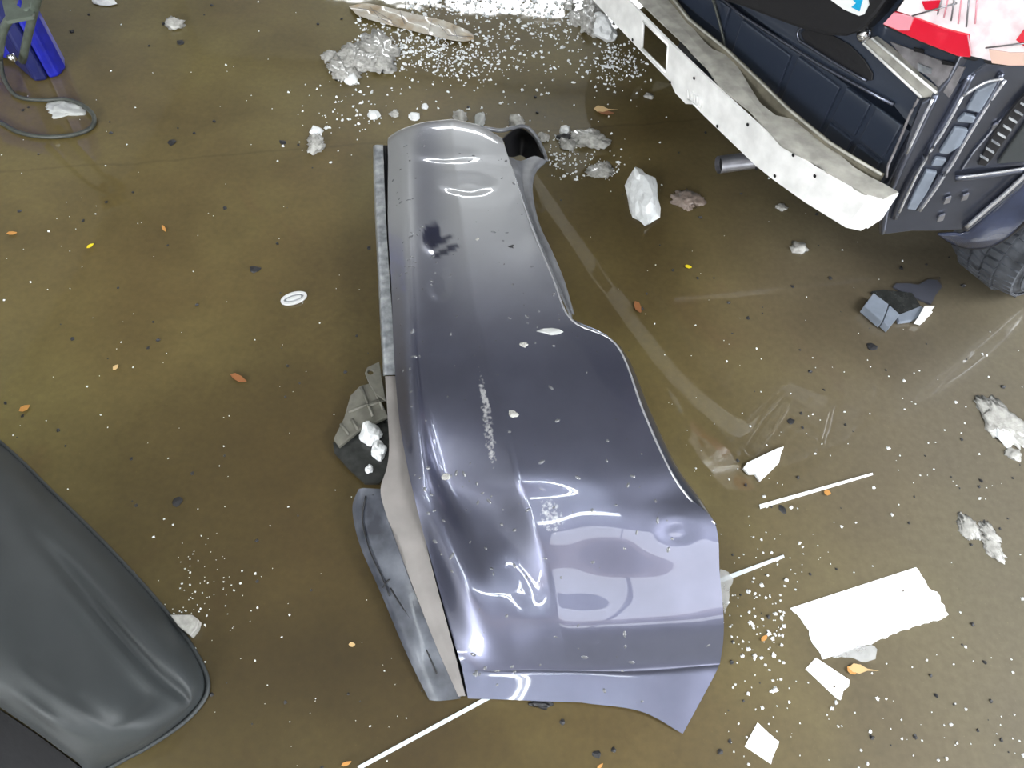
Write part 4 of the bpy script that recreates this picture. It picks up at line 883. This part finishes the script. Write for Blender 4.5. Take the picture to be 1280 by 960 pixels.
scatter(420, lambda: N_(560, 45), lambda: N_(70, 20), 1.2, 3.6, lambda x, y: free(x, y) and abs(y-(62+(x-540)*.33)) < 30)
scatter(220, lambda: N_(775, 16), lambda: N_(82, 14), 1.2, 3.6, free)
scatter(120, lambda: N_(680, 40), lambda: N_(195, 14), 1.4, 4.2, free)
scatter(60, lambda: N_(750, 14), lambda: N_(210, 8), 1.2, 4.0, free)
scatter(300, lambda: U_(0, 1280), lambda: U_(0, 960), 0.8, 2.6, free)
scatter(130, lambda: U_(905, 1280), lambda: U_(440, 960), 1.4, 4.6, free)
scatter(120, lambda: N_(960, 30), lambda: N_(780, 60), 1.4, 5.4, free)
scatter(90, lambda: N_(252, 26), lambda: N_(740, 50), 1.0, 2.8, free)
scatter(90, lambda: N_(440, 40), lambda: N_(140, 26), 1.2, 4.0, free)
cand.sort(key=lambda c: -c[2]*pxsize(c[0], c[1]))
def crumb_vf(seed):
    v, f = chunk_vf(seed, 1, 1, .7, 2, 1.1); return [tuple(p) for p in v], f
shapes = [crumb_vf(100+i) for i in range(6)]
cms = []
for v, f in shapes:
    me = bpy.data.meshes.new('ice_crumb'); me.from_pydata(v, [], f); me.materials.append(M['ice']); cms.append(me)
def zone(x, y):
    if x > 700 and y < 130 and x-700 > y*.35: return 'in the drift against the bumper beam'
    if y < 125: return 'in the drift around the wrapper'
    if x > 880 and y > 640: return 'on the floor around the flat white patches'
    if x > 880: return 'on the floor in front of the car tyre'
    if x > 600: return 'on the floor between bumper cover and car'
    if y > 560: return 'on the floor between dark panel and bumper cover'
    return 'on the open floor left of the bumper cover'
for k, (x, y, s) in enumerate(cand[:290]):
    o = bpy.data.objects.new('ice_crumb', cms[k % 6]); link(o); p = at(x, y); q = s*pxsize(x, y)*.85
    o.location = p; o.scale = (q*U_(.8, 1.8), q*U_(.5, 1.1), q*.7); o.rotation_euler = (0, 0, U_(0, 6.28))
    zn = zone(x, y); tag(o, 'tiny white crumb of ice '+zn, 'ice', 'ice crumbs '+zn)
rest = []
for k, (x, y, s) in enumerate(cand[290:]):
    v, f = shapes[k % 6]; p = at(x, y); q = .85*s*pxsize(x, y); a = U_(0, 6.28); c, sn = math.cos(a), math.sin(a)
    rest.append(([(p[0]+q*(vx*c-vy*sn), p[1]+q*(vx*sn+vy*c), q*.8*vz) for vx, vy, vz in v], f))
o = obj('ice_grit', *join_vf(rest), M['ice'], None, False); o['kind'] = 'stuff'; tag(o, 'fine white ice grit strewn over the wet floor', 'ice')
rest = []
for k in range(170):
    while True:
        x, y = U_(0, 1280), U_(0, 960)
        if free(x, y) and (x > 850 or RNG.random() < .5): break
    v, f = shapes[k % 6]; p = at(x, y); q = U_(1.2, 4.0)*pxsize(x, y)
    rest.append(([(p[0]+q*vx, p[1]+q*vy, q*.6*vz) for vx, vy, vz in v], f))
o = obj('dark_grit', *join_vf(rest), M['grit'], None, False); o['kind'] = 'stuff'; tag(o, 'fine dark grit strewn over the wet floor', 'grit')
